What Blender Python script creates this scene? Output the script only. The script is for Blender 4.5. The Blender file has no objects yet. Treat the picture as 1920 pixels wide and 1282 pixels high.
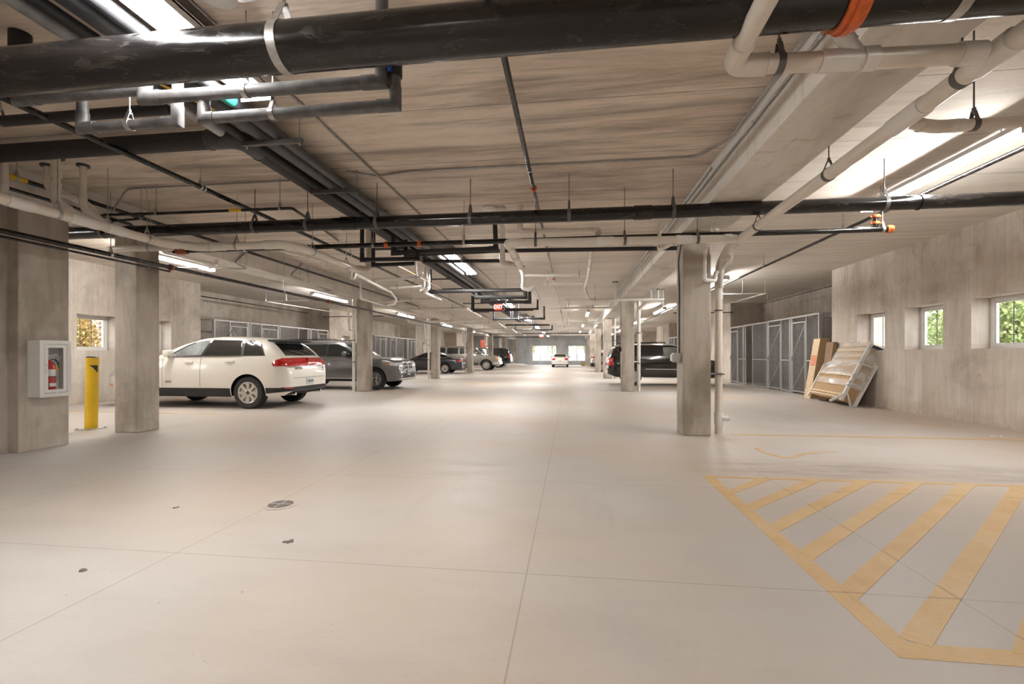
import bpy, bmesh, math, random
from mathutils import Vector, Matrix

S = bpy.context.scene
COL = S.collection
PI = math.pi

# ------------------------------------------------------------------ camera, sky, exposure
CAM_H = 1.25                       # eye height of the tripod
FOC = 870.0                        # focal length in pixels of the 1920 frame
YAW = math.atan(110.0 / FOC)
cam = bpy.data.cameras.new('camera')
cam.sensor_width = 36.0
cam.lens = FOC / 1920.0 * 36.0
cam.shift_y = 24.0 / 1920.0
cam.clip_end = 400
cam_ob = bpy.data.objects.new('camera', cam)
cam_ob.location = (0, 0, CAM_H)
cam_ob.rotation_euler = (PI / 2, 0, YAW)
COL.objects.link(cam_ob)
S.camera = cam_ob

world = bpy.data.worlds.new('overcast_sky')
S.world = world
world.use_nodes = True
_bg = world.node_tree.nodes['Background']
_bg.inputs[0].default_value = (0.93, 0.96, 1.0, 1)
_bg.inputs[1].default_value = 7.2

S.view_settings.view_transform = 'Standard'
S.view_settings.look = 'None'
S.view_settings.exposure = 0.0
S.view_settings.gamma = 1.0
S.view_settings.use_curve_mapping = False
S.cycles.use_light_tree = False
S.cycles.max_bounces = 7
S.cycles.diffuse_bounces = 4
S.cycles.glossy_bounces = 3
S.cycles.transmission_bounces = 3
S.cycles.transparent_max_bounces = 8
S.cycles.caustics_reflective = False
S.cycles.caustics_refractive = False
LAMP_POWER = 120.0                  # radiance of the fluorescent diffusers

ZC = 3.61      # ceiling height
ZB = 3.15      # underside of the long beams
XR, XL = 7.25, -12.2               # inner faces of the side walls
XRB, XLB = 8.65, -13.5             # backs of the locker recesses
RECESS = [(14.0, 22.3), (27.3, 35.6), (40.6, 48.9)]
YFAR = 58.0
COLY = [7.45 + 8.65 * k for k in range(6)]
COLYL = [6.6 + 8.5 * k for k in range(7)]

_s, _c = math.sin(YAW), math.cos(YAW)
def at(px, py, x=None, y=None, z=None):
    """a measured sight line met with a known plane of the building"""
    a = (px - 960) / FOC
    b = (665 - py) / FOC
    d = (a * _c - _s, a * _s + _c, b)
    t = x / d[0] if x is not None else (y / d[1] if y is not None else (z - CAM_H) / d[2])
    return (d[0] * t, d[1] * t, CAM_H + d[2] * t)

# ------------------------------------------------------------------ materials
class NT:
    def __init__(s, name):
        s.m = bpy.data.materials.new(name); s.m.use_nodes = True
        s.t = s.m.node_tree; s.b = s.t.nodes['Principled BSDF']
        s.geo = s.t.nodes.new('ShaderNodeNewGeometry')
        sx = s.t.nodes.new('ShaderNodeSeparateXYZ'); s.t.links.new(s.geo.outputs['Position'], sx.inputs[0])
        s.X, s.Y, s.Z = sx.outputs
    def val(s, inp, v):
        if isinstance(v, bpy.types.NodeSocket): s.t.links.new(v, inp)
        else: inp.default_value = v
    def math(s, op, a, b=0.0, c=0.0, clamp=False):
        n = s.t.nodes.new('ShaderNodeMath'); n.operation = op; n.use_clamp = clamp
        s.val(n.inputs[0], a); s.val(n.inputs[1], b); s.val(n.inputs[2], c)
        return n.outputs[0]
    def noise(s, scale, detail=4, rough=0.55, stretch=(1, 1, 1), dist=0.0, loc=(0, 0, 0)):
        mp = s.t.nodes.new('ShaderNodeMapping'); mp.inputs['Scale'].default_value = stretch
        mp.inputs['Location'].default_value = loc
        s.t.links.new(s.geo.outputs['Position'], mp.inputs[0])
        n = s.t.nodes.new('ShaderNodeTexNoise'); s.t.links.new(mp.outputs[0], n.inputs['Vector'])
        n.inputs['Scale'].default_value = scale; n.inputs['Detail'].default_value = detail
        n.inputs['Roughness'].default_value = rough; n.inputs['Distortion'].default_value = dist
        return n.outputs['Fac']
    def ramp(s, f, stops):
        n = s.t.nodes.new('ShaderNodeValToRGB'); s.val(n.inputs[0], f)
        e = n.color_ramp.elements
        while len(e) < len(stops): e.new(0.5)
        for k, (p, c) in enumerate(stops):
            e[k].position = p; e[k].color = (c[0], c[1], c[2], 1) if not isinstance(c, (int, float)) else (c, c, c, 1)
        return n.outputs[0]
    def mix(s, f, a, b, mode='MIX'):
        n = s.t.nodes.new('ShaderNodeMix'); n.data_type = 'RGBA'; n.blend_type = mode
        s.val(n.inputs[0], f)
        for i, v in ((6, a), (7, b)):
            if isinstance(v, tuple): v = (v[0], v[1], v[2], 1)
            s.val(n.inputs[i], v)
        return n.outputs[2]
    def lines(s, coord, period, off, width):
        a = s.math('DIVIDE', s.math('SUBTRACT', coord, off), period)
        a = s.math('ABSOLUTE', s.math('SUBTRACT', s.math('FRACT', s.math('ADD', a, 100.5)), 0.5))
        return s.math('LESS_THAN', a, width / period / 2)
    def band(s, coord, lo, hi, soft):
        a = s.math('DIVIDE', s.math('SUBTRACT', coord, lo), soft, clamp=True)
        b = s.math('DIVIDE', s.math('SUBTRACT', hi, coord), soft, clamp=True)
        return s.math('MULTIPLY', a, b)
    def bump(s, h, strength=0.2, dist=0.01):
        n = s.t.nodes.new('ShaderNodeBump'); n.inputs['Strength'].default_value = strength
        n.inputs['Distance'].default_value = dist
        s.t.links.new(h, n.inputs['Height']); s.t.links.new(n.outputs[0], s.b.inputs['Normal'])
    def out(s, col=None, rough=None):
        if col is not None: s.val(s.b.inputs['Base Color'], col)
        if rough is not None: s.val(s.b.inputs['Roughness'], rough)
        return s.m

def plain(name, col, rough=0.5, metal=0.0, var=0.06, coat=0.0, nscale=6.0, emit=None, power=0.0, spec=None):
    """one colour with a slight procedural unevenness"""
    n = NT(name)
    f = n.noise(nscale, 3)
    lo = tuple(max(0, c * (1 - var)) for c in col); hi = tuple(min(1, c * (1 + var)) for c in col)
    n.out(n.ramp(f, [(0.3, lo), (0.7, hi)]), rough)
    n.b.inputs['Metallic'].default_value = metal
    n.b.inputs['Coat Weight'].default_value = coat
    if spec is not None: n.b.inputs['Specular IOR Level'].default_value = spec
    if emit:
        n.b.inputs['Emission Color'].default_value = (*emit, 1)
        n.b.inputs['Emission Strength'].default_value = power
    return n.m

M = {}
def make_floor():
    n = NT('broom_finished_floor')
    big = n.noise(0.35, 3, 0.5)
    mid = n.noise(1.6, 5, 0.6, (0.6, 1.6, 1))
    col = n.ramp(big, [(0.34, (0.515, 0.42, 0.345)), (0.46, (0.515, 0.45, 0.392)), (0.56, (0.50, 0.457, 0.42)), (0.68, (0.55, 0.515, 0.49))])
    col = n.mix(0.5, col, n.ramp(mid, [(0.3, (0.80, 0.78, 0.76)), (0.55, 1.0), (0.8, (1.0, 0.99, 0.97))]), 'MULTIPLY')
    # greyer slab at the hatched aisle and its tyre-dirt band
    zone = n.math('MULTIPLY', n.band(n.X, 0.6, 9.0, 1.2), n.band(n.Y, 1.2, 4.9, 0.9))
    col = n.mix(n.math('MULTIPLY', zone, 0.62), col, (0.385, 0.345, 0.315))
    st = n.math('MULTIPLY', n.band(n.X, 1.2, 6.8, 0.8), n.band(n.Y, 4.95, 5.9, 0.25))
    st = n.math('MULTIPLY', st, n.ramp(n.noise(1.5, 4, 0.7, (0.7, 3, 1)), [(0.36, 0.0), (0.66, 1.0)]))
    col = n.mix(n.math('MULTIPLY', st, 0.8), col, (0.27, 0.225, 0.21))
    # scuffs
    sc = n.ramp(n.noise(0.9, 4, 0.72, (2.2, 0.5, 1), 0.6, (3, 7, 0)), [(0.60, 0.0), (0.78, 0.35)])
    col = n.mix(sc, col, (0.36, 0.31, 0.27))
    sp = n.ramp(n.noise(26, 2, 0.5), [(0.755, 0.0), (0.79, 0.7)])
    col = n.mix(sp, col, (0.16, 0.14, 0.12))
    # sawn joints
    j = n.math('MAXIMUM', n.lines(n.X, 2.22, -0.25, 0.009), n.lines(n.Y, 1.93, 2.64, 0.009))
    col = n.mix(n.math('MULTIPLY', j, 0.5), col, (0.26, 0.20, 0.155))
    fine = n.noise(60, 3, 0.6, (0.35, 1.6, 1))
    col = n.mix(0.35, col, n.ramp(fine, [(0.3, 0.86), (0.7, 1.0)]), 'MULTIPLY')
    n.bump(fine, 0.12, 0.004)
    return n.out(col, n.ramp(mid, [(0.3, 0.42), (0.7, 0.62)]))

def make_ceiling():
    n = NT('plank_slab_ceiling')
    a = n.noise(0.9, 5, 0.72, (0.5, 3.2, 1), 0.5)
    b = n.noise(0.55, 4, 0.55, (0.8, 1.3, 1), 0.4)
    col = n.ramp(a, [(0.25, (0.52, 0.42, 0.335)), (0.42, (0.74, 0.63, 0.53)), (0.58, (0.84, 0.745, 0.645)), (0.8, (0.89, 0.83, 0.75))])
    col = n.mix(0.6, col, n.ramp(b, [(0.33, (0.66, 0.63, 0.60)), (0.5, (0.95, 0.94, 0.92)), (0.68, (1.0, 1.0, 1.0))]), 'MULTIPLY')
    k = n.ramp(n.noise(1.0, 5, 0.75, (0.22, 2.4, 1), 0.5, (4, 2, 0)), [(0.50, 0.0), (0.66, 0.75)])
    col = n.mix(k, col, (0.25, 0.205, 0.165))
    r = n.ramp(n.noise(0.8, 4, 0.7, (0.5, 1.1, 1), 0.7, (9, 5, 0)), [(0.55, 0.0), (0.75, 0.5)])
    col = n.mix(r, col, (0.36, 0.25, 0.17))
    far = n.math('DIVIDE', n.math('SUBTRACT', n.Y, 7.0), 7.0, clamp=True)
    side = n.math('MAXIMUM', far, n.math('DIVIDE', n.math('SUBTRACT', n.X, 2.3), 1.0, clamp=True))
    col = n.mix(n.math('MULTIPLY', side, 0.65), col, (0.84, 0.805, 0.745))  # brighter lighting far off and over the right bay painted in as paler colour
    g = n.lines(n.Y, 0.305, 0.0, 0.03)
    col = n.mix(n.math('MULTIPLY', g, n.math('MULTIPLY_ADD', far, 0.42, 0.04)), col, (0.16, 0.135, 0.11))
    j = n.lines(n.Y, 1.22, 4.33, 0.012)
    col = n.mix(n.math('MULTIPLY', j, 0.65), col, (0.13, 0.10, 0.075))
    gr = n.noise(26, 5, 0.75, (0.5, 2, 1))
    col = n.mix(0.45, col, n.ramp(gr, [(0.3, 0.78), (0.6, 1.0)]), 'MULTIPLY')
    n.bump(a, 0.2, 0.012)
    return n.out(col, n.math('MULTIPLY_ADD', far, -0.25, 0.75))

def make_wall():
    n = NT('board_formed_wall')
    v = n.noise(1.3, 5, 0.72, (1.5, 1.5, 0.28), 0.6)
    b = n.noise(0.7, 4, 0.68, (1, 1, 1.3), 0.4)
    col = n.ramp(v, [(0.26, (0.46, 0.40, 0.34)), (0.46, (0.60, 0.54, 0.48)), (0.60, (0.67, 0.615, 0.55)), (0.8, (0.73, 0.685, 0.63))])
    col = n.mix(0.7, col, n.ramp(b, [(0.34, (0.60, 0.575, 0.54)), (0.47, (0.86, 0.84, 0.80)), (0.62, (1.0, 1.0, 1.0))]), 'MULTIPLY')
    # each board-form panel took the cement a little differently
    pan = n.math('FLOOR', n.math('DIVIDE', n.math('ADD', n.math('ADD', n.Y, n.X), 99.9), 0.62))
    wn = n.t.nodes.new('ShaderNodeTexWhiteNoise'); wn.noise_dimensions = '1D'; n.t.links.new(pan, wn.inputs['W'])
    col = n.mix(0.5, col, n.ramp(wn.outputs['Value'], [(0.0, (0.86, 0.82, 0.77)), (1.0, (1.0, 1.0, 1.0))]), 'MULTIPLY')
    fine = n.noise(2.2, 5, 0.7, (6, 6, 0.25))
    col = n.mix(0.5, col, n.ramp(fine, [(0.35, (0.80, 0.77, 0.73)), (0.6, (1, 1, 1))]), 'MULTIPLY')
    w = n.ramp(n.noise(2.2, 4, 0.75, (1.4, 1.4, 0.9), 0.8), [(0.50, 0.0), (0.72, 0.6)])
    col = n.mix(n.math('MULTIPLY', w, n.band(n.Z, 2.1, 4.4, 0.9)), col, (0.27, 0.225, 0.18))
    j = n.math('MAXIMUM', n.lines(n.Y, 0.62, 0.1, 0.008), n.lines(n.X, 0.62, 0.1, 0.008))
    col = n.mix(n.math('MULTIPLY', j, 0.45), col, (0.27, 0.20, 0.13))
    h = n.lines(n.Z, 6.0, 1.43, 0.008)
    col = n.mix(n.math('MULTIPLY', h, 0.3), col, (0.25, 0.2, 0.15))
    low = n.math('MULTIPLY', n.band(n.Z, -1, 0.3, 0.28), n.ramp(n.noise(5, 5, 0.7), [(0.36, 0.0), (0.6, 0.7)]))
    col = n.mix(low, col, (0.40, 0.31, 0.225))
    p = n.ramp(n.noise(13, 2), [(0.735, 0.0), (0.76, 0.8)])
    col = n.mix(p, col, (0.2, 0.17, 0.14))
    n.bump(v, 0.2, 0.01)
    return n.out(col, 0.72)

def make_column():
    n = NT('cast_column')
    v = n.noise(2.4, 4, 0.65, (1.3, 1.3, 0.28), 0.3)
    b = n.noise(1.1, 4, 0.6)
    col = n.ramp(v, [(0.28, (0.32, 0.275, 0.225)), (0.5, (0.47, 0.415, 0.36)), (0.72, (0.58, 0.54, 0.485))])
    col = n.mix(0.8, col, n.ramp(b, [(0.36, (0.56, 0.54, 0.49)), (0.5, (0.88, 0.87, 0.84)), (0.62, (1, 1, 1))]), 'MULTIPLY')
    e = n.ramp(n.noise(9, 5, 0.7, (1, 1, 0.35), 1.0), [(0.60, 0.0), (0.72, 0.4)])
    col = n.mix(n.math('MULTIPLY', e, n.band(n.Z, -1, 0.7, 0.6)), col, (0.58, 0.55, 0.51))
    p = n.ramp(n.noise(30, 2), [(0.74, 0.0), (0.77, 0.8)])
    col = n.mix(p, col, (0.12, 0.10, 0.08))
    n.bump(v, 0.2, 0.008)
    return n.out(col, 0.6)

def make_beam():
    n = NT('cast_beam')
    v = n.noise(1.2, 4, 0.65, (1.3, 0.6, 1.3), 0.3)
    col = n.ramp(v, [(0.28, (0.52, 0.475, 0.43)), (0.5, (0.72, 0.68, 0.635)), (0.72, (0.81, 0.78, 0.745))])
    d = n.ramp(n.noise(2.4, 4, 0.7, (2, 0.8, 1), 0.6), [(0.58, 0.0), (0.72, 0.45)])
    col = n.mix(d, col, (0.25, 0.22, 0.20))
    s2 = n.ramp(n.noise(2.0, 4, 0.6, (1, 3, 0.2), 0.2), [(0.60, 0.0), (0.75, 0.5)])
    col = n.mix(s2, col, (0.36, 0.27, 0.17))
    n.bump(v, 0.15, 0.006)
    return n.out(col, 0.55)

def make_blackpipe():
    n = NT('black_steel_pipe')
    a = n.noise(7, 4, 0.75, (0.5, 2, 2), 0.8)
    col = n.ramp(a, [(0.5, (0.007, 0.006, 0.006)), (0.68, (0.02, 0.016, 0.013)), (0.78, (0.10, 0.07, 0.045))])
    return n.out(col, n.ramp(a, [(0.45, 0.17), (0.75, 0.42)]))

def make_foil_glass():
    m = bpy.data.materials.new('window_glass'); m.use_nodes = True
    t = m.node_tree; t.nodes.remove(t.nodes['Principled BSDF'])
    tr = t.nodes.new('ShaderNodeBsdfTransparent'); gl = t.nodes.new('ShaderNodeBsdfGlossy')
    gl.inputs['Roughness'].default_value = 0.02
    lw = t.nodes.new('ShaderNodeLayerWeight'); pw = t.nodes.new('ShaderNodeMath'); pw.operation = 'POWER'; pw.inputs[1].default_value = 4.0
    fr = t.nodes.new('ShaderNodeMath'); fr.operation = 'MULTIPLY_ADD'; fr.inputs[1].default_value = 0.25; fr.inputs[2].default_value = 0.04
    t.links.new(lw.outputs['Facing'], pw.inputs[0]); t.links.new(pw.outputs[0], fr.inputs[0])
    mx = t.nodes.new('ShaderNodeMixShader')
    t.links.new(fr.outputs[0], mx.inputs[0]); t.links.new(tr.outputs[0], mx.inputs[1]); t.links.new(gl.outputs[0], mx.inputs[2])
    t.links.new(mx.outputs[0], t.nodes['Material Output'].inputs[0])
    return m

def make_film():
    m = bpy.data.materials.new('shrink_film'); m.use_nodes = True
    t = m.node_tree; pb = t.nodes['Principled BSDF']
    pb.inputs['Base Color'].default_value = (0.85, 0.83, 0.8, 1); pb.inputs['Roughness'].default_value = 0.15
    nz = t.nodes.new('ShaderNodeTexNoise'); nz.inputs['Scale'].default_value = 7; nz.inputs['Detail'].default_value = 3
    mp = t.nodes.new('ShaderNodeMapping'); mp.inputs['Scale'].default_value = (0.5, 0.16, 1.0)
    g = t.nodes.new('ShaderNodeNewGeometry'); t.links.new(g.outputs['Position'], mp.inputs[0]); t.links.new(mp.outputs[0], nz.inputs[0])
    rp = t.nodes.new('ShaderNodeValToRGB'); t.links.new(nz.outputs['Fac'], rp.inputs[0])
    rp.color_ramp.elements[0].position = 0.42; rp.color_ramp.elements[0].color = (0.12,) * 3 + (1,)
    rp.color_ramp.elements[1].position = 0.62; rp.color_ramp.elements[1].color = (0.42,) * 3 + (1,)
    t.links.new(rp.outputs[0], pb.inputs['Alpha'])
    bp = t.nodes.new('ShaderNodeBump'); bp.inputs['Strength'].default_value = 0.9; bp.inputs['Distance'].default_value = 0.03
    t.links.new(nz.outputs['Fac'], bp.inputs['Height']); t.links.new(bp.outputs[0], pb.inputs['Normal'])
    return m

def make_paint_marking():
    n = NT('yellow_floor_paint')
    a = n.noise(2.0, 4, 0.7)
    f = n.noise(70, 3, 0.6, (0.35, 1.6, 1))
    col = n.ramp(a, [(0.3, (0.54, 0.345, 0.15)), (0.55, (0.60, 0.41, 0.20)), (0.75, (0.60, 0.455, 0.28))])
    col = n.mix(0.5, col, n.ramp(f, [(0.3, 0.75), (0.65, 1.0)]), 'MULTIPLY')
    j = n.math('MAXIMUM', n.lines(n.X, 2.22, -0.25, 0.012), n.lines(n.Y, 1.93, 2.64, 0.012))
    col = n.mix(n.math('MULTIPLY', j, 0.6), col, (0.25, 0.18, 0.10))
    return n.out(col, 0.6)

def make_leaf(name, c1, c2, c3):
    n = NT(name)
    f = n.noise(2.3, 3, 0.6)
    g = n.noise(17, 2, 0.5)
    col = n.mix(0.5, n.ramp(f, [(0.35, c1), (0.5, c2), (0.65, c3)]), n.ramp(g, [(0.35, c1), (0.5, c2), (0.65, c3)]))
    return n.out(col, 0.7)

M['floor'] = make_floor(); M['ceiling'] = make_ceiling(); M['wall'] = make_wall()
M['column'] = make_column()
def make_farwall():
    n = NT('blue_grey_far_wall')
    v = n.noise(0.9, 4, 0.65, (1.2, 1.2, 0.7), 0.4)
    return n.out(n.ramp(v, [(0.3, (0.36, 0.375, 0.385)), (0.55, (0.50, 0.52, 0.54)), (0.75, (0.58, 0.60, 0.63))]), 0.7)
M['beam'] = make_beam()
M['steel'] = make_blackpipe()
M['rubber'] = plain('rubber_insulation', (0.022, 0.021, 0.022), 0.6, nscale=20)
M['grey_ins'] = plain('grey_pipe_insulation', (0.12, 0.115, 0.115), 0.42, var=0.3, nscale=14)
M['bundle_ins'] = plain('charcoal_pipe_insulation', (0.055, 0.056, 0.062), 0.42, var=0.3, nscale=10)
M['pvc'] = plain('cream_pvc', (0.74, 0.675, 0.59), 0.28, var=0.05)
M['pvcw'] = plain('white_pvc', (0.80, 0.77, 0.73), 0.25, var=0.04)
M['galv'] = plain('galvanised_steel', (0.46, 0.45, 0.44), 0.38, metal=0.85, var=0.15, nscale=30)
M['conduit'] = plain('steel_conduit', (0.36, 0.35, 0.34), 0.4, metal=0.7, var=0.15, nscale=20)
M['band'] = plain('dark_hanger_band', (0.13, 0.12, 0.115), 0.45, metal=0.4)
M['orange'] = plain('orange_coupling_paint', (0.62, 0.13, 0.03), 0.38, var=0.2, nscale=30)
M['redbrown'] = plain('red_oxide_paint', (0.32, 0.07, 0.04), 0.5, var=0.2)
M['copper'] = plain('copper_tube', (0.55, 0.36, 0.26), 0.35, metal=0.7)
M['yellow_tag'] = plain('yellow_tape', (0.75, 0.45, 0.03), 0.5)
M['teal'] = plain('teal_label', (0.03, 0.30, 0.24), 0.5)
M['blue'] = plain('blue_plastic', (0.01, 0.07, 0.42), 0.35)
M['bollard'] = plain('yellow_bollard_sleeve', (0.72, 0.46, 0.015), 0.35)
M['white'] = plain('white_powder_coat', (0.74, 0.735, 0.71), 0.35, var=0.02)
M['lightbox'] = plain('white_fixture_enamel', (0.8, 0.8, 0.8), 0.4, var=0.02)
M['locker'] = plain('grey_locker_steel', (0.52, 0.51, 0.50), 0.32, metal=0.35, var=0.04)
M['wire'] = plain('grey_locker_mesh', (0.26, 0.25, 0.245), 0.45, metal=0.3)
M['black'] = plain('matt_black_plastic', (0.012, 0.012, 0.013), 0.55)
M['dark'] = plain('dark_grey_plastic', (0.05, 0.05, 0.052), 0.5)
M['tyre'] = plain('tyre_rubber', (0.022, 0.022, 0.023), 0.75)
M['rim'] = plain('alloy_rim', (0.62, 0.60, 0.58), 0.25, metal=0.85, var=0.03)
M['chrome'] = plain('chrome_trim', (0.78, 0.78, 0.78), 0.12, metal=1.0, var=0.01)
M['carglass'] = plain('tinted_car_glass', (0.012, 0.013, 0.014), 0.05, var=0.0, spec=0.7, coat=0.5)
M['carglass2'] = plain('clear_car_glass', (0.22, 0.235, 0.235), 0.06, var=0.35, nscale=3.0, spec=0.6, coat=0.4)
M['redlamp'] = plain('red_tail_lamp', (0.42, 0.012, 0.012), 0.12, var=0.3, nscale=25, coat=0.8)
M['clearlamp'] = plain('clear_lamp_lens', (0.55, 0.55, 0.55), 0.1, var=0.35, nscale=40, coat=0.9)
M['amber'] = plain('amber_lens', (0.7, 0.22, 0.02), 0.15, coat=0.8)
M['plate'] = plain('licence_plate', (0.52, 0.53, 0.55), 0.4, var=0.3, nscale=60)
M['cardboard'] = plain('cardboard', (0.46, 0.30, 0.155), 0.75, var=0.08, nscale=5)
M['carton_dark'] = plain('brown_carton', (0.27, 0.17, 0.10), 0.7, var=0.1)
M['timber'] = plain('pale_timber', (0.66, 0.50, 0.32), 0.65, var=0.12, nscale=14)
M['glass'] = make_foil_glass(); M['film'] = make_film()
M['marking'] = make_paint_marking()
M['red'] = plain('extinguisher_red', (0.50, 0.02, 0.02), 0.22, coat=0.4)
M['label'] = plain('white_paper_label', (0.75, 0.74, 0.70), 0.5)
M['cast'] = plain('cast_iron_grate', (0.13, 0.11, 0.095), 0.6, var=0.25, nscale=40)
M['ground'] = plain('pale_outdoor_paving', (0.42, 0.395, 0.37), 0.8)
M['farwall'] = make_farwall()
M['pale_ins'] = plain('pale_pipe_insulation', (0.36, 0.36, 0.365), 0.4, var=0.2, nscale=10)
M['stone'] = plain('pinkish_stone', (0.19, 0.155, 0.14), 0.8, var=0.15)
M['brick'] = plain('outdoor_brick', (0.10, 0.065, 0.055), 0.8, var=0.2)
M['bark'] = plain('tree_bark', (0.16, 0.12, 0.09), 0.9, var=0.3)
M['leafg'] = make_leaf('green_leaves', (0.13, 0.20, 0.045), (0.24, 0.31, 0.09), (0.40, 0.44, 0.20))
M['leafy'] = make_leaf('autumn_leaves', (0.42, 0.37, 0.09), (0.46, 0.26, 0.11), (0.24, 0.30, 0.06))
M['leafp'] = make_leaf('pinkish_leaves', (0.48, 0.28, 0.19), (0.52, 0.40, 0.31), (0.33, 0.33, 0.13))
M['lamp'] = plain('fluorescent_diffuser', (0.9, 0.9, 0.9), 0.5, var=0.0, emit=(1.0, 0.975, 0.94), power=LAMP_POWER)
M['exitred'] = plain('exit_sign_red', (0.5, 0.03, 0.02), 0.4, emit=(1.0, 0.06, 0.03), power=1.2)
M['exitwhite'] = plain('exit_sign_letters', (0.9, 0.8, 0.75), 0.4, emit=(1.0, 0.8, 0.7), power=1.6)
M['tarp'] = plain('white_tarp', (0.72, 0.71, 0.70), 0.5)

# ------------------------------------------------------------------ mesh builder
def tag(o, label=None, cat=None, group=None, kind=None):
    if label: o['label'] = label
    if cat: o['category'] = cat
    if group: o['group'] = group
    if kind: o['kind'] = kind
    return o

def empty(name, loc=(0, 0, 0), rz=0.0, **k):
    o = bpy.data.objects.new(name, None)
    o.empty_display_size = 0.1
    o.location = loc; o.rotation_euler = (0, 0, rz)
    COL.objects.link(o)
    return tag(o, **k)

class MB:
    def __init__(s): s.v = []; s.f = []; s.m = []; s.cur = 0
    def add(s, vs, fs):
        b = len(s.v); s.v += [tuple(v) for v in vs]
        for f in fs: s.f.append(tuple(b + i for i in f)); s.m.append(s.cur)
        return s
    def box(s, a, b, bev=0.0):
        x0, y0, z0 = (min(a[i], b[i]) for i in range(3)); x1, y1, z1 = (max(a[i], b[i]) for i in range(3))
        if bev > 0:
            bev = min(bev, (x1 - x0) * .45, (y1 - y0) * .45, (z1 - z0) * .45)
            bm = bmesh.new(); bmesh.ops.create_cube(bm, size=1)
            for v in bm.verts:
                v.co = Vector(((x0 + x1) / 2 + v.co.x * (x1 - x0), (y0 + y1) / 2 + v.co.y * (y1 - y0), (z0 + z1) / 2 + v.co.z * (z1 - z0)))
            bmesh.ops.bevel(bm, geom=list(bm.edges), offset=bev, segments=2, affect='EDGES', profile=0.6)
            bm.verts.index_update()
            s.add([v.co[:] for v in bm.verts], [[v.index for v in f.verts] for f in bm.faces]); bm.free()
            return s
        vs = [(x, y, z) for z in (z0, z1) for y in (y0, y1) for x in (x0, x1)]
        return s.add(vs, [(0, 2, 3, 1), (4, 5, 7, 6), (0, 1, 5, 4), (2, 6, 7, 3), (0, 4, 6, 2), (1, 3, 7, 5)])
    def tube(s, path, r, seg=12, caps=True):
        P = [Vector(p) for p in path]; n = len(P)
        rs = r if isinstance(r, (list, tuple)) else [r] * n
        T = []
        for i in range(n):
            a = (P[i] - P[i - 1]).normalized() if i else (P[1] - P[0]).normalized()
            b = (P[i + 1] - P[i]).normalized() if i < n - 1 else a
            T.append((a, b))
        t0 = T[0][0]; up = Vector((0, 0, 1)) if abs(t0.z) < .9 else Vector((1, 0, 0))
        u = t0.cross(up).normalized(); vs = []
        cur = t0
        for i in range(n):
            a, b = T[i]
            if i:
                q = cur.rotation_difference(a); u = (q @ u); cur = a
            tm = (a + b)
            tm = tm.normalized() if tm.length > 1e-6 else a
            q = a.rotation_difference(tm); uu = q @ u; w = tm.cross(uu).normalized()
            cosh = max(.3, a.dot(tm))
            nb = a.cross(b)
            for k in range(seg):
                an = 2 * PI * k / seg
                off = uu * math.cos(an) + w * math.sin(an)
                if nb.length > 1e-4 and cosh < .999:       # mitre
                    m = (b - a).normalized(); comp = off.dot(m); off = off + m * comp * (1 / cosh - 1)
                vs.append(P[i] + off * rs[i])
        fs = []
        for i in range(n - 1):
            for k in range(seg):
                k2 = (k + 1) % seg
                fs.append((i * seg + k, i * seg + k2, (i + 1) * seg + k2, (i + 1) * seg + k))
        if caps:
            fs.append(tuple(range(seg))[::-1]); fs.append(tuple((n - 1) * seg + k for k in range(seg)))
        return s.add(vs, fs)
    def bar(s, a, b, w, h=None, up=(0, 0, 1)):
        """square bar from a to b"""
        h = h or w
        a = Vector(a); b = Vector(b); d = (b - a).normalized(); u = Vector(up)
        if abs(d.dot(u)) > .95: u = Vector((1, 0, 0))
        x = d.cross(u).normalized() * w / 2; y = x.cross(d).normalized() * h / 2
        vs = [a - x - y, a + x - y, a + x + y, a - x + y, b - x - y, b + x - y, b + x + y, b - x + y]
        return s.add(vs, [(0, 1, 2, 3), (7, 6, 5, 4), (0, 4, 5, 1), (1, 5, 6, 2), (2, 6, 7, 3), (3, 7, 4, 0)])
    def lathe(s, prof, seg=24, axis='z', c=(0, 0, 0)):
        """profile [(r, h)] turned about an axis through c"""
        vs = []
        for r, h in prof:
            for k in range(seg):
                a = 2 * PI * k / seg; p = (r * math.cos(a), r * math.sin(a), h)
                if axis == 'y': p = (p[0], p[2], p[1])
                if axis == 'x': p = (p[2], p[0], p[1])
                vs.append((p[0] + c[0], p[1] + c[1], p[2] + c[2]))
        n = len(prof); fs = []
        for i in range(n - 1):
            for k in range(seg):
                k2 = (k + 1) % seg
                fs.append((i * seg + k, i * seg + k2, (i + 1) * seg + k2, (i + 1) * seg + k))
        fs.append(tuple(range(seg))[::-1]); fs.append(tuple((n - 1) * seg + k for k in range(seg)))
        return s.add(vs, fs)
    def prism(s, poly, a, b, axis='z'):
        """polygon extruded between a and b along axis"""
        def mk(p, h):
            return {'z': (p[0], p[1], h), 'y': (p[0], h, p[1]), 'x': (h, p[0], p[1])}[axis]
        n = len(poly)
        vs = [mk(p, a) for p in poly] + [mk(p, b) for p in poly]
        fs = [tuple(range(n))[::-1], tuple(range(n, 2 * n))]
        fs += [(i, (i + 1) % n, n + (i + 1) % n, n + i) for i in range(n)]
        return s.add(vs, fs)
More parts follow.
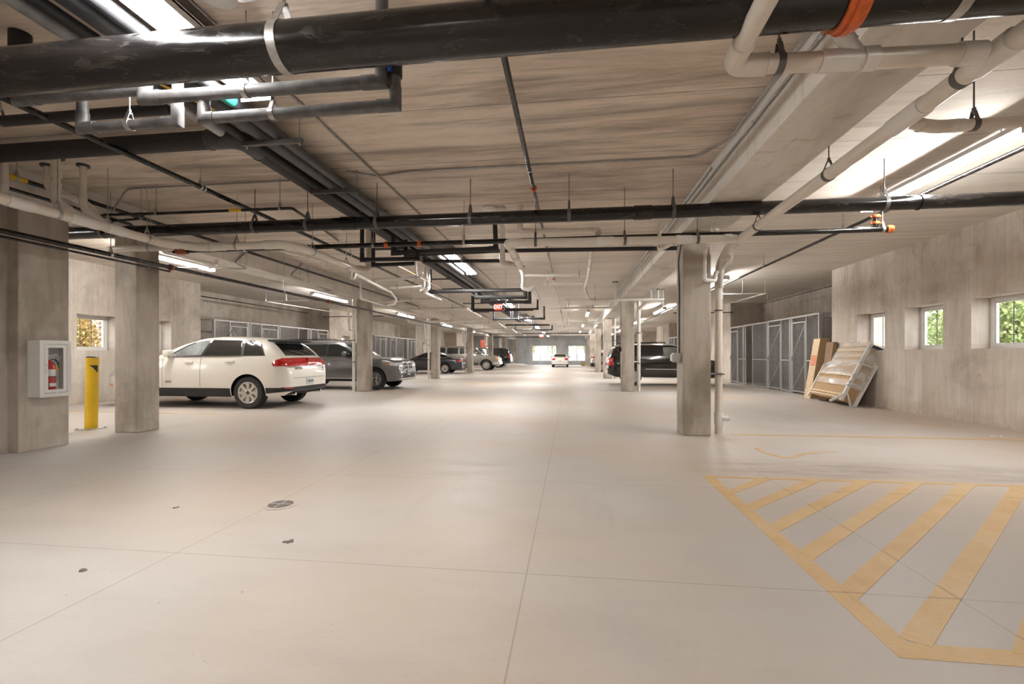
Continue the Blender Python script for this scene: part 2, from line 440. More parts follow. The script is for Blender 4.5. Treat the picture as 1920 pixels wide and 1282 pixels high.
    def build(s, name, mats, parent=None, off=None, smooth=35, fixn=True, **k):
        """link as one mesh object; vertices are given in world space when off is the parent's place"""
        me = bpy.data.meshes.new(name)
        if off: s.v = [(v[0] - off[0], v[1] - off[1], v[2] - off[2]) for v in s.v]
        me.from_pydata(s.v, [], s.f)
        if not isinstance(mats, (list, tuple)): mats = [mats]
        for m in mats: me.materials.append(m if not isinstance(m, str) else M[m])
        me.polygons.foreach_set('material_index', s.m)
        if fixn:
            bm = bmesh.new(); bm.from_mesh(me); bmesh.ops.recalc_face_normals(bm, faces=bm.faces); bm.to_mesh(me); bm.free()
        if smooth:
            me.polygons.foreach_set('use_smooth', [True] * len(me.polygons))
            me.set_sharp_from_angle(angle=math.radians(smooth))
        me.update()
        o = bpy.data.objects.new(name, me)
        COL.objects.link(o)
        if parent: o.parent = parent
        elif off: o.location = off
        return tag(o, **k)

def copy_tree(o, parent=None):
    c = o.copy(); COL.objects.link(c)
    if parent: c.parent = parent
    for ch in list(o.children): copy_tree(ch, c)
    return c
# ------------------------------------------------------------------ the setting
MB().box((-14, -9, -0.3), (9.2, YFAR + .5, 0)).build('floor', 'floor', kind='structure', smooth=0)
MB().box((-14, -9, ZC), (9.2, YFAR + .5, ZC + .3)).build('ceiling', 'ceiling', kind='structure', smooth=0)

WIN_Z = (1.36, 2.28)
def side_wall(name, xin, xback, sgn, wins):
    """outer wall with piers between the locker recesses; sgn +1 for the right side"""
    mb = MB(); t = .45
    segs = []; y = -9.0
    for a, b in RECESS: segs.append((y, a)); y = b
    segs.append((y, YFAR))
    for y0, y1 in segs:
        ws = sorted(w for w in wins if w[0] > y0 and w[1] < y1)
        cur = y0
        for a, b in ws:
            mb.box((xin, cur, 0), (xin + sgn * t, a, ZC))
            mb.box((xin, a, 0), (xin + sgn * t, b, WIN_Z[0])); mb.box((xin, a, WIN_Z[1]), (xin + sgn * t, b, ZC))
            cur = b
        mb.box((xin, cur, 0), (xin + sgn * t, y1, ZC))
    for a, b in RECESS:
        mb.box((xback, a - .3, 0), (xback + sgn * .3, b + .3, ZC))
        for y0, y1 in ((a - .3, a), (b, b + .3)): mb.box((xin + sgn * t, y0, 0), (xback, y1, ZC))
    return mb.build(name, 'wall', kind='structure', smooth=0)

WR = [(6.70, 7.75), (8.40, 9.45), (10.10, 11.15), (11.80, 12.85), (23.6, 24.6), (25.2, 26.2), (36.9, 37.9), (38.6, 39.6)]
WL = [(5.0, 6.05), (6.7, 7.75), (8.40, 9.45), (10.10, 11.15), (11.80, 12.85), (23.6, 24.5), (37.2, 38.2)]
side_wall('wall_right', XR, XRB, 1, WR)
side_wall('wall_left', XL, XLB, -1, WL)
MB().box((-14, -9.3, 0), (9.2, -9, ZC)).build('wall_near', 'wall', kind='structure', smooth=0)
# far wall with its two wide windows
FW = [(-4.8, -1.75), (-.35, 1.85)]
mb = MB(); x = -14.0
for a, b in FW:
    mb.box((x, YFAR, 0), (a, YFAR + .4, ZC)); mb.box((a, YFAR, 0), (b, YFAR + .4, .45)); mb.box((a, YFAR, 2.42), (b, YFAR + .4, ZC)); x = b
mb.box((x, YFAR, 0), (9.2, YFAR + .4, ZC)); mb.build('wall_far', 'farwall', kind='structure', smooth=0)

nwin = [0]
def window_side(x, sgn, y0, y1):
    nwin[0] += 1
    z0, z1 = WIN_Z
    xf = x + sgn * .31
    w = MB(); fw = .065
    w.box((xf, y0, z0), (xf + sgn * .08, y0 + fw, z1), .006).box((xf, y1 - fw, z0), (xf + sgn * .08, y1, z1), .006)
    w.box((xf, y0 + fw, z0), (xf + sgn * .08, y1 - fw, z0 + fw), .006).box((xf, y0 + fw, z1 - fw), (xf + sgn * .08, y1 - fw, z1), .006)
    root = w.build('window_%d' % nwin[0], 'white', off=(xf, (y0 + y1) / 2, z0), kind='structure')
    of = root.location[:]
    f2 = .035; a, b, c, d = y0 + fw, y1 - fw, z0 + fw, z1 - fw; xs = xf + sgn * .02
    s = MB()
    s.box((xs, a, c), (xs + sgn * .045, a + f2, d)).box((xs, b - f2, c), (xs + sgn * .045, b, d))
    s.box((xs, a + f2, c), (xs + sgn * .045, b - f2, c + f2)).box((xs, a + f2, d - f2), (xs + sgn * .045, b - f2, d))
    s.build('sash', 'white', root, of)
    MB().box((xs + sgn * .03, a + f2, c + f2), (xs + sgn * .036, b - f2, d - f2)).build('pane', 'glass', root, of, smooth=0)
    g = MB()
    for k in (1, 2):
        yy = a + f2 + (b - a - 2 * f2) * k / 3
        g.box((xs + sgn * .036, yy - .007, c + f2), (xs + sgn * .046, yy + .007, d - f2))
    g.build('glazing_bar', 'dark', root, of, smooth=0)
for a, b in WR: window_side(XR, 1, a, b)
for a, b in WL: window_side(XL, -1, a, b)
for (a, b), npane in zip(FW, (3, 2)):
    nwin[0] += 1
    of = ((a + b) / 2, YFAR + .15, .45); w = MB(); fw = .09
    w.box((a, YFAR + .12, .45), (b, YFAR + .22, .45 + fw)).box((a, YFAR + .12, 2.42 - fw), (b, YFAR + .22, 2.42))
    for k in range(npane + 1):
        xx = a + (b - a - fw) * k / npane; w.box((xx, YFAR + .12, .45 + fw), (xx + fw, YFAR + .22, 2.42 - fw))
    r = w.build('window_%d' % nwin[0], 'white', off=of, kind='structure')
    for k in range(npane):
        x0 = a + (b - a - fw) * k / npane + fw; x1 = a + (b - a - fw) * (k + 1) / npane
        MB().box((x0, YFAR + .165, .45 + fw), (x1, YFAR + .172, 2.42 - fw)).build('pane', 'glass', r, of, smooth=0)

# long beams over the two rows of columns
for side, (x0, x1), lab in (('right', (1.72, 2.35), 'long pale concrete ceiling beam over the right row of columns, conduits along it'),
                            ('left', (-7.5, -6.88), 'long concrete ceiling beam over the left row of columns behind the white drain')):
    mb = MB().box((x0, -9, ZB), (x1, YFAR, ZC), .012)
    mb.build('concrete_beam', 'beam', off=(x0, -9, ZB), smooth=0, label=lab, cat='beam')
ordn = ['nearest', 'second', 'third', 'fourth', 'fifth', 'sixth', 'seventh']
for k, y in enumerate(COLY):
    mb = MB().box((1.72, y, 0), (2.14, y + .42, ZB), .02)
    mb.build('concrete_column', 'column', off=(1.93, y + .2, 0), smooth=0, cat='column',
             label='square concrete column, %s of the right row' % ordn[k])
for k, y in enumerate(COLYL):
    mb = MB().box((-7.28, y, 0), (-6.88, y + .42, ZB), .02)
    mb.build('concrete_column', 'column', off=(-7.08, y + .2, 0), smooth=0, cat='column',
             label=['square concrete column of the left row just behind the yellow bollard',
                    'square concrete column of the left row in front of the grey SUV'][k] if k < 2 else
             'square concrete column, %s of the left row' % ordn[k])
# wall pier at the left edge of the picture
mb = MB().box((-7.45, -8.98, 0), (-7.12, 5.06, ZB - .004))
mb.box((-7.45, 5.06, 0), (-6.96, 5.66, ZB - .004), .012)
mb.build('concrete_pier', 'column', off=(-7.2, 5.3, 0), smooth=0, cat='pier', label='broad brown-grey concrete wall end at the left edge carrying the extinguisher cabinet')

# ------------------------------------------------------------------ outdoors
MB().box((-60, -40, -.35), (70, 130, -.30)).build('ground', 'ground', kind='structure', smooth=0)
rnd = random.Random(5)
def tree(x, y, h, r, mat, label, group='trees outside the windows', n=1500, zb=.3, name='tree'):
    e = empty(name, (x, y, -.3), label=label, cat='tree', group=group)
    MB().tube([(0, 0, 0), (.05, 0, h * .4), (0, .1, h * .75)], [.14, .1, .04], 8).build('trunk', 'bark', e)
    f = MB()
    for i in range(int(n * 1.6)):
        a = rnd.uniform(0, 2 * PI); u = rnd.uniform(-1, 1); q = rnd.random() ** .45
        rr = r * (.75 + .25 * math.sin(3 * a + x) * math.cos(2 * u))
        p = Vector((rr * q * math.sqrt(1 - u * u) * math.cos(a), rr * q * math.sqrt(1 - u * u) * math.sin(a), zb + (h - zb) * (.5 + .5 * u * q)))
        d = Vector((rnd.gauss(0, 1), rnd.gauss(0, 1), rnd.gauss(0, 1))).normalized(); t2 = d.orthogonal().normalized(); b2 = d.cross(t2)
        s2 = rnd.uniform(.06, .125) * (r / 2.0) ** .5
        f.add([p - t2 * s2, p - b2 * s2 * .6, p + t2 * s2, p + b2 * s2 * .6], [(0, 1, 2, 3)])
    f.build('foliage', mat, e, smooth=0, fixn=False)
tree(12.6, 15.2, 4.2, 1.25, 'leafg', 'bright green tree seen through the nearest right wall window', n=2600)
tree(16.2, 20.6, 5.0, 1.7, 'leafg', 'rounded green tree in the right half of the nearest right wall window', n=2600)
tree(13.6, 18.9, 3.0, .62, 'leafg', 'small young green tree standing beyond the middle right wall window', n=900, zb=1.4)
tree(20.5, 30.0, 6.0, 2.4, 'leafg', 'tall green tree furthest beyond the right wall', n=2500)
tree(23.0, 27.5, 3.2, 1.6, 'leafy', 'low orange tree far beyond the middle right wall window', n=1200)
tree(-16.3, 13.35, 3.3, .95, 'leafy', 'yellow-green conical tree seen through the left window', n=3000)
tree(-20.0, 16.6, 4.4, 2.0, 'leafp', 'pink and orange tree behind the yellow one beyond the left window', n=1100)
tree(-23.5, 20.5, 5.2, 2.6, 'leafp', 'pale orange tree furthest beyond the left window', n=1000)
hx = 0
for x, y, m, l in ((-9.5, 78, 'leafy', 'leftmost orange tree of the row beyond the far windows'),
                   (-6.0, 75, 'leafy', 'autumn tree seen through the left pane of the far windows'),
                   (-3.2, 80, 'leafg', 'yellow-green tree seen through the far left window above the white wall'),
                   (-.5, 77, 'leafg', 'green tree above the white car in the far windows'),
                   (2.2, 76, 'leafg', 'rightmost green tree seen through the far right window'),
                   (5.0, 79, 'leafy', 'orange tree just outside the view of the far right window')):
    tree(x, y, 4.6, 2.1, m, l, 'trees beyond the far wall', n=900, zb=1.2)
MB().box((-16, 70, -.3), (14, 70.3, 1.45)).build('garden_wall', 'ground', smooth=0, off=(0, 70, -.3), label='low whitish retaining wall outside the far windows', cat='wall')
# masonry house beyond the furthest side window and a white van beyond the middle one
e = empty('stone_house', (16.3, 26.8, -.3), label='pinkish stone-faced house beyond the left-hand window of the right wall', cat='house')
b = MB().box((-2.2, -2, 0), (.3, 3, 5)); b.build('house_wall', 'brick', e, smooth=0)
st = MB()
for i in range(22):
    for j in range(8):
        st.box((-2.24, -2 + j * .62 + (i % 2) * .2, .05 + i * .22), (-2.19, -1.5 + j * .62 + (i % 2) * .2, .22 + i * .22))
for i in range(22):
    for j in range(4):
        st.box((-2.2 + j * .62 + (i % 2) * .15, -2.05, .05 + i * .22), (-1.68 + j * .62 + (i % 2) * .15, -2.0, .22 + i * .22))
st.build('stone_course', 'stone', e, smooth=0)
e = empty('parked_van', (18.9, 28.2, -.3), label='white van parked far outside the middle right wall window', cat='van')
MB().box((-1, -1.8, .35), (1, 1.8, 1.55), .15).build('van_body', 'white', e); MB().box((-1.01, -1.2, 1.1), (-1.0, 1.0, 1.45)).build('van_window', 'black', e, smooth=0)
for yy in (-1.1, 1.1): MB().lathe([(.1, -1.02), (.34, -1.02), (.34, -.85), (.1, -.85)], 20, 'x', (0, yy, .34)).build('van_wheel', 'tyre', e)
MB().box((-20, 15.9, -.3), (-14.6, 16.0, 1.55)).build('hedge_rail', 'leafg', smooth=0, off=(-17, 15, -.3), label='dark green rail under the trees outside the left window', cat='fence')
# ------------------------------------------------------------------ pipes, hangers, lamps
def rounded(path, R):
    P = [Vector(p) for p in path]; out = [P[0]]
    for i in range(1, len(P) - 1):
        a = (P[i - 1] - P[i]); b = (P[i + 1] - P[i]); r = min(R, a.length * .45, b.length * .45)
        a.normalize(); b.normalize()
        if abs(a.dot(b) + 1) < 1e-4: out.append(P[i]); continue
        p0, p2 = P[i] + a * r, P[i] + b * r
        for k in range(7):
            t = k / 6; out.append(p0 * (1 - t) ** 2 + P[i] * 2 * t * (1 - t) + p2 * t * t)
    return out + [P[-1]]

def hanger_mesh(p, d, r, top=ZC, mat='galv'):
    """steel band round the pipe with a yoke and a threaded rod up to the ceiling"""
    p = Vector(p); d = Vector(d).normalized(); m = MB()
    w = .014 + r * .1
    m.tube([p - d * w, p + d * w], r + .005, 20)
    side = d.cross(Vector((0, 0, 1))); side = side.normalized() if side.length > .1 else Vector((1, 0, 0))
    apex = p + Vector((0, 0, r * 1.75 + .03))
    for s in (-1, 1):
        m.bar(p + side * s * r * .98 + Vector((0, 0, r * .1)), apex + side * s * .008, .004, w * 1.5, up=d)
    m.tube([apex - Vector((0, 0, .015)), apex + Vector((0, 0, .02))], .013, 8)
    m.tube([apex, (p.x, p.y, top)], .0055, 6)
    return m

def pipe(name, label, path, r, mat, R=None, cat='pipe', group=None, fit=None, fitr=1.14, coup=(), hang=(), seg=20, ends=(), hmat='galv', htop=ZC, elbow=True, miter=False):
    """one pipe run; fittings, couplings and hangers are its parts.
    coup: (point, material, half length, radius factor); hang: points"""
    off = tuple(path[0]); P = [Vector(p) for p in path]
    R = r * 1.6 if R is None else R
    pp = P if miter else rounded(P, R)
    root = MB().tube(pp, r, seg).build(name, mat, off=off, smooth=50, label=label, cat=cat, group=group)
    def dirat(q):
        q = Vector(q); best = None
        for a, b in zip(P, P[1:]):
            ab = b - a; t = max(0, min(1, (q - a).dot(ab) / ab.length_squared)); dd = (a + ab * t - q).length
            if best is None or dd < best[0]: best = (dd, a + ab * t, ab.normalized())
        return best[1], best[2]
    if fit:
        for i in range(1, len(P) - 1):
            a = (P[i - 1] - P[i]); b = (P[i + 1] - P[i]); la, lb = a.length, b.length; a.normalize(); b.normalize()
            if abs(a.dot(b) + 1) < 1e-3: continue
            L = min(R + r * 1.6, la * .5, lb * .5)
            q = [P[i] + a * L, P[i], P[i] + b * L]
            m = MB().tube(q if miter else rounded(q, R), r * fitr, seg)
            if not miter:
                for e, dd in ((q[0], a), (q[2], b)): m.tube([e - dd * r * .05, e - dd * r * .65 if False else e + dd * r * .12], r * (fitr + .07), seg)
            m.build('elbow', fit, root, off, smooth=50)
    for c in coup:
        q, mt, hl, rf = c; q, d = dirat(q)
        m = MB().tube([q - d * hl, q + d * hl], r * rf, seg)
        if mt in ('orange', 'redbrown'):
            sd = d.cross(Vector((0, 0, 1))); sd = sd.normalized() if sd.length > .1 else Vector((1, 0, 0))
            for s in (-1, 1): m.bar(q + sd * s * r * (rf + .12) - Vector((0, 0, r * .3)), q + sd * s * r * (rf + .12) + Vector((0, 0, r * .3)), r * .5, hl * 1.3, up=d)
            m.tube([q - d * hl * .35, q + d * hl * .35], r * (rf + .1), seg)
        m.build('coupling', mt, root, off, smooth=50)
    if not hang and cat == 'pipe' and not ends and max(q.z for q in P) < ZC - .03 and min(q.z for q in P) > 2.2:
        segs = [(a, b) for a, b in zip(P, P[1:]) if abs((b - a).normalized().z) < .35 and (b - a).length > .5]
        if segs:
            a, b = max(segs, key=lambda t: (t[1] - t[0]).length)
            hang = [a.lerp(b, .5)] if (b - a).length < 6 else [a.lerp(b, .1), a.lerp(b, .6)]
    for h in hang:
        q, d = dirat(h); hanger_mesh(q, d, r, htop).build('pipe_hanger', hmat, root, off, smooth=40)
    for e in ends:
        MB().tube([Vector(e) - Vector((0, 0, .025)), Vector(e)], r * 1.9, 16).build('ceiling_flange', 'dark', root, off)
    return root

A = at
# --- great black main crossing the top of the picture
y0 = 2.56; zc = 3.07
pts = [(-7.1, y0, zc), (6.9, y0, zc)]
def onm(px): return at(px, 60, y=y0)[0]
pipe('fire_main', 'largest black steel pipe crossing the whole top of the picture', pts, .136, 'steel', seg=48,
     coup=[((onm(1592), y0, zc), 'orange', .05, 1.13)], hang=[(onm(532), y0, zc), (onm(1793), y0, zc)], hmat='galv')
# --- second black main
y0 = 6.1; zc = 3.07
xs = [at(p, 400, y=y0)[0] for p in (195, 478, 577, 707, 882, 1067, 1262, 1440, 1658)]
pipe('fire_main', 'long black steel pipe crossing the middle of the picture under the ceiling', [(-11.9, y0, zc), (7.2, y0, zc)], .083, 'steel', seg=28,
     coup=[((at(1205, 400, y=y0)[0], y0, zc), 'steel', .11, 1.1), ((at(655, 400, y=y0)[0], y0, zc), 'steel', .11, 1.1), ((at(1722, 385, y=y0)[0], y0, zc), 'steel', .008, 1.12)],
     hang=[(x, y0, zc) for x in xs if x < 1.6 or x > 2.5], hmat='band')
# --- third, thinner black line with orange couplings
y0 = 6.95; zc = 2.975
fx = lambda px: at(px, 455, y=y0)[0]
pipe('sprinkler_pipe', 'thin black pipe with two orange couplings running just behind the middle black main', [(-6.55, y0, 2.97), (4.35, y0, 2.97)], .037, 'steel',
     coup=[((fx(725), y0, 2.97), 'orange', .028, 1.3), ((fx(787), y0, 2.97), 'orange', .028, 1.3), ((fx(342), y0, 2.97), 'redbrown', .09, 1.5), ((fx(1668), y0, 2.97), 'orange', .035, 1.35)],
     hang=[(fx(700), y0, 2.97), (fx(870), y0, 2.97), (fx(1655), y0, 2.97), (fx(460), y0, 2.97)], htop=ZC)
e = at(1642, 431, y=y0)
pipe('sprinkler_drop', 'short black upright stub with two orange rings above the right end of a thin pipe', [(e[0], y0, 3.01), (e[0], y0, 3.17)], .03, 'steel',
     coup=[((e[0], y0, 3.06), 'orange', .018, 1.6), ((e[0], y0, 3.15), 'orange', .018, 1.7)])
# --- black sprinkler lines running away
pipe('sprinkler_pipe', 'slim black pipe running away down the middle of the aisle ceiling', [(-.47, -4, 3.37), (-.47, 36, 3.37)], .025, 'steel',
     coup=[((-.47, 5.9, 3.37), 'orange', .02, 1.6), ((-.47, 5.3, 3.37), 'galv', .012, 1.25), ((-.47, 13, 3.37), 'orange', .03, 1.5)], hang=[(-.47, y, 3.37) for y in (1.2, 8.6, 12.6, 16.6, 20.6, 24.6)])
pipe('sprinkler_pipe', 'slim black pipe running away under the ceiling left of the insulated bundle', [(-4.62, -4, 3.36), (-4.62, 34, 3.36)], .03, 'steel',
     coup=[((-4.62, 5.35, 3.36), 'galv', .012, 1.25)], hang=[(-4.62, 5.3, 3.36), (-4.62, 9.3, 3.36), (-4.62, 13.3, 3.36), (-4.62, 17.3, 3.36)])
pipe('sprinkler_pipe', 'slim black pipe running away along the lamps of the right bay', [(4.52, -3, 3.33), (4.52, 40, 3.33)], .026, 'steel', hang=[(4.52, 8.4, 3.33), (4.52, 11.6, 3.33)])
pipe('gas_pipe', 'black double pipe running away low across the front pier and first left column', [(-6.6, -2, 2.70), (-6.6, 5.2, 2.70), (-6.6, 38, 2.74)], .032, 'steel',
     coup=[((-6.6, 6.95, 2.70), 'redbrown', .03, 1.5), ((-6.6, 12.0, 2.7), 'redbrown', .04, 1.4)], hang=[(-6.6, 5.93, 2.70), (-6.6, 10.0, 2.70)], htop=ZC)
pipe('gas_pipe', 'thinner black pipe strapped just under the black pipe across the front pier', [(-6.62, -2, 2.635), (-6.62, 6.95, 2.635)], .016, 'steel')
pipe('sprinkler_pipe', 'dark pipe with yellow tag running away high beside the left beam', [(-6.76, -2, 3.42), (-6.76, 20, 3.42)], .028, 'steel', coup=[((-6.76, 4.75, 3.42), 'yellow_tag', .25, 1.04)], hang=[(-6.76, 4.9, 3.42), (-6.76, 8.9, 3.42)])
pipe('sprinkler_pipe', 'second dark pipe close under the ceiling along the left beam', [(-6.6, -2, 3.22), (-6.6, 6.25, 3.22), (-6.84, 6.5, 3.22)], .022, 'steel')
pipe('sprinkler_pipe', 'dark brownish pipe with yellow tape crossing behind the left drain risers',
     [at(195, 403, y=5.75), at(300, 400, y=5.75), at(548, 390, y=5.75), at(590, 418, y=6.9), at(640, 455, y=9.5)], .02, 'steel', R=.08, coup=[(at(442, 395, y=5.75), 'yellow_tag', .09, 1.1)],
     hang=[at(293, 402, y=5.75), at(525, 391, y=5.75)])
pipe('sprinkler_pipe', 'short dark hooked pipe under the ceiling left of the second black main', [at(205, 415, y=5.95), at(262, 410, y=5.95), at(268, 404, y=5.6)], .017, 'steel', R=.03)

# --- bundle of insulated pipes running away left of the centre lamps
bun = [(-3.36, .046, 'pale_ins'), (-3.22, .042, 'rubber'), (-3.03, .078, 'bundle_ins'), (-2.86, .052, 'bundle_ins')]
bl = ['leftmost pale grey insulated pipe of the bundle at the top left', 'thin black pipe second from the left in the ceiling bundle',
      'thickest charcoal insulated pipe of the ceiling bundle', 'charcoal insulated pipe of the bundle nearest the centre lamps']
for k, ((x, r, m), lb) in enumerate(zip(bun, bl)):
    pipe('insulated_pipe', lb, [(x, -4, 3.36 + r), (x, 4.1 if k == 0 else 30, 3.36 + r)], r, m, group='insulated pipe bundle',
         coup=([((x, 3.55, 3.36 + r), 'teal', .07, 1.02)] if k == 3 else []))
pipe('insulated_pipe', 'fat black insulated pipe coming from the left and turning into the bundle', [(-6.86, 4.35, 3.46), (-3.36, 4.35, 3.46), (-3.36, 30, 3.455)], .092, 'rubber', R=.17, group='insulated pipe bundle', fit='bundle_ins', fitr=1.03)
pipe('insulated_pipe', 'black insulated pipe crossing from the left edge just above the fat black one', [(-6.86, 3.6, 3.37), (-3.42, 3.6, 3.37)], .046, 'rubber', fit='rubber', group=None)
MB().bar((-3.29, 2.78, 3.345), (-3.03, 3.62, 3.345), .035, .004).build('yellow_tape', 'yellow_tag', off=(-3.2, 3, 3.345), smooth=0, label='yellow marking tape stretched under the pipe bundle behind the great main', cat='tape')
def strut(name, label, px0, py0, px1, y, z=3.345):
    x0 = at(px0, py0, y=y)[0]; x1 = at(px1, py0, y=y)[0]
    off = (x0, y, z); m = MB()
    m.box((x0, y - .02, z - .02), (x1, y + .02, z + .02)); r = m.build(name, 'band', off=off, smooth=0, label=label, cat='bracket', group='trapeze brackets of the pipe bundle')
    for x in (x0 + .04, x1 - .03): MB().tube([(x, y, z - .05), (x, y, ZC)], .006, 6).build('threaded_rod', 'galv', r, off)
for k, (a, b, y) in enumerate(((456, 567, 4.25), (583, 673, 5.62), (655, 725, 7.2), (700, 760, 8.8), (800, 846, 12.5), (825, 868, 14.4), (868, 902, 18.6), (888, 917, 22.5))):
    strut('trapeze_bracket', 'dark steel trapeze bracket under the ceiling pipe bundle, %s from the camera' % ['nearest', 'second', 'third', 'fourth', 'fifth', 'sixth', 'seventh', 'eighth'][k], a, 500 if y > 9 else 300, b, y)

# --- grey insulated swing joints under the great main
Y = 2.93
p = lambda px, py, y=Y: at(px, py, y=y)
pipe('insulated_pipe', 'grey insulated pipe dropping at the top left and running right under the great main',
     [(p(38, 60)[0], Y, ZC), p(38, 186), p(272, 166), ], .045, 'grey_ins', miter=True, fit='grey_ins', fitr=1.1, hang=[])
MB().tube([(p(38, 60)[0], Y, ZC), (p(38, 60)[0], Y, ZC - .16)], .065, 24).build('pipe_sleeve', 'black', off=(p(38, 60)[0], Y, ZC), label='black sleeve round the pipe at the ceiling in the top left corner', cat='pipe sleeve')
pipe('insulated_pipe', 'long grey insulated pipe, the upper of the two ending by the blue valve', [p(272, 120), p(272, 184), p(716, 153), (p(716, 153)[0], Y, ZC)], .042, 'grey_ins', miter=True, fit='grey_ins', fitr=1.12, hang=[p(461, 172)])
Y2 = 2.96
pipe('insulated_pipe', 'long grey insulated pipe, the lower of the two ending by the blue valve', [p(383, 175, Y2), p(383, 222, Y2), p(741, 197, Y2), p(741, 70, Y2)], .037, 'grey_ins', miter=True, fit='grey_ins', fitr=1.14, hang=[p(512, 213, Y2)],
     coup=[(p(741, 132, Y2), 'black', .045, 1.25)])
q = p(738, 133, Y2)
MB().box((q[0] - .018, q[1] - .062, q[2] - .035), (q[0] + .006, q[1] - .047, q[2] + .035), .004).lathe([(0, -.075), (.014, -.075), (.014, -.045), (0, -.045)], 16, 'y', (q[0] - .006, q[1], q[2])).build('valve_handle', 'blue', off=q, label='small blue valve handle on the grey pipe riser under the great main', cat='valve')
Y3 = 3.06
pipe('insulated_pipe', 'short grey insulated pipe loop with a blue valve at its left drop', [p(155, 182, Y3), p(155, 240, Y3), p(333, 229, Y3), p(333, 130, Y3)], .037, 'grey_ins', miter=True, fit='grey_ins', fitr=1.14)
q = p(146, 192, Y3)
MB().box((q[0] - .012, q[1] - .06, q[2] - .02), (q[0] + .02, q[1] - .04, q[2] + .03), .004).build('valve_handle', 'blue', off=q, label='blue valve handle peeking out below the grey pipe at the top left', cat='valve')

# --- cream and white drain pipes
XM = 2.33; ZM = 2.86
pvc = dict(fit='pvc', fitr=1.13)
pipe('drain_pipe', 'long cream drain running from the top right corner down beside the first right column',
     [(XM, -2, 2.96), (XM, 2.9, 2.915), (XM, 7.2, 2.85), (XM, 7.55, 2.72), (2.33, 7.72, 2.50), (2.33, 7.72, 0.0)], .057, 'pvc', R=.10, **pvc,
     coup=[((XM, 2.88, 2.91), 'pvcw', .12, 1.2), ((XM, 3.55, 2.9), 'pvcw', .16, 1.14), ((XM, 2.45, 2.92), 'pvcw', .06, 1.14), ((XM, 6.95, 2.86), 'pvcw', .10, 1.2), ((XM, 7.72, 1.95), 'band', .012, 1.12), ((XM, 7.72, .95), 'band', .012, 1.12),
           ((XM, 7.72, .24), 'pvcw', .10, 1.16), ((XM, 7.72, 2.2), 'pvcw', .07, 1.14)],
     hang=[(XM, 3.1, 2.9), (XM, 4.55, 2.89), (XM, 6.15, 2.87)], hmat='band')
MB().tube([(2.36, 7.70, .25), (2.46, 7.66, .25)], .04, 16).tube([(2.45, 7.665, .25), (2.475, 7.655, .25)], .026, 8).build('cleanout_plug', 'pvcw', off=(2.36, 7.7, .25), label='white cleanout plug low on the big stack by the first right column', cat='pipe fitting')
MB().box((2.14, 7.64, .935), (2.40, 7.80, .955)).build('pipe_clamp', 'band', off=(2.2, 7.7, .94), smooth=0, label='steel strap holding the big white stack to the first right column', cat='pipe clamp')
pipe('drain_pipe', 'cream cross pipe with two elbows just under the great main at the top right', [(.93, .6, 3.02), (.93, 2.84, 2.93), (2.22, 2.84, 2.90)], .053, 'pvc', R=.10, **pvc,
     coup=[((1.50, 2.84, 2.92), 'pvcw', .10, 1.14), ((1.66, 2.84, 2.92), 'pvcw', .035, 1.22), ((2.17, 2.84, 2.9), 'pvcw', .06, 1.16)], hang=[(1.19, 2.84, 2.93)], hmat='band')
pipe('drain_pipe', 'short bent white pipe rising from the cream cross pipe behind the orange coupling', [(1.62, 2.84, 2.92), (1.47, 2.78, 3.06), (1.42, 2.2, 3.32)], .04, 'pvcw', R=.08, fit='pvcw')
pipe('drain_pipe', 'cream branch pipe going right from the long drain near the upper right edge', [(XM, 3.62, 2.9), (2.62, 3.72, 2.9), (7.1, 3.72, 2.93)], .04, 'pvc', R=.07, **pvc, hang=[at(1826, 220, y=3.72)], hmat='band', coup=[((2.75, 3.72, 2.9), 'pvcw', .05, 1.14)])
Y = 6.62
pipe('drain_pipe', 'cream cross pipe over the first right column, elbow at its left end', [(-.90, 8.35, 2.84), (-.90, Y, 2.86), (2.28, 6.78, 2.86)], .057, 'pvc', R=.10, **pvc,
     coup=[((at(1080 + 55, 450, y=Y)[0], Y, 2.86), 'pvcw', .12, 1.12), ((at(1285, 450, y=6.7)[0], 6.7, 2.86), 'pvcw', .10, 1.12), ((at(1273, 450, y=6.7)[0], 6.7, 2.86), 'pvcw', .03, 1.18), ((-.90, 7.5, 2.85), 'pvcw', .1, 1.12), ((at(1366, 450, y=6.75)[0], 6.75, 2.86), 'pvcw', .05, 1.18)],
     hang=[at(1004, 452, y=Y), at(1173, 451, y=Y), at(1310, 450, y=6.7)], hmat='band')
q = at(942, 430, y=8.0)
pipe('drain_pipe', 'white upright drain dropping from the ceiling to the elbow left of the cream cross pipe', [(q[0], 8.0, ZC), (q[0], 8.0, 2.85), (-.92, 8.2, 2.84)], .045, 'pvcw', R=.08, fit='pvcw', ends=[(q[0], 8.0, ZC)])
pipe('drain_pipe', 'upper cream cross pipe behind the middle main with an elbow at each end', [(at(975, 430, y=7.35)[0], 7.35, ZC), (at(975, 430, y=7.35)[0], 7.35, 3.21), (at(1120, 438, y=7.35)[0], 7.35, 3.19), (at(1122, 438, y=7.0)[0], 7.0, 3.05)], .045, 'pvc', R=.08, **pvc)
pipe('drain_pipe', 'thin cream drop and diagonal joining the cross pipe left of the first right column', [(at(1236, 420, y=6.9)[0], 6.9, ZC - .2), (at(1236, 470, y=6.9)[0], 6.9, 2.76), at(1262, 456, y=6.72)], .028, 'pvc', R=.05, **pvc)
pipe('drain_pipe', 'white trap pipe hooked round the front of the first right column', [at(1345, 430, y=6.9), at(1322, 466, y=7.38), at(1321, 525, y=7.38), at(1340, 527, y=7.45), at(1343, 509, y=7.6), at(1352, 512, y=7.72)], .026, 'pvcw', R=.06, fit='pvcw', fitr=1.2)
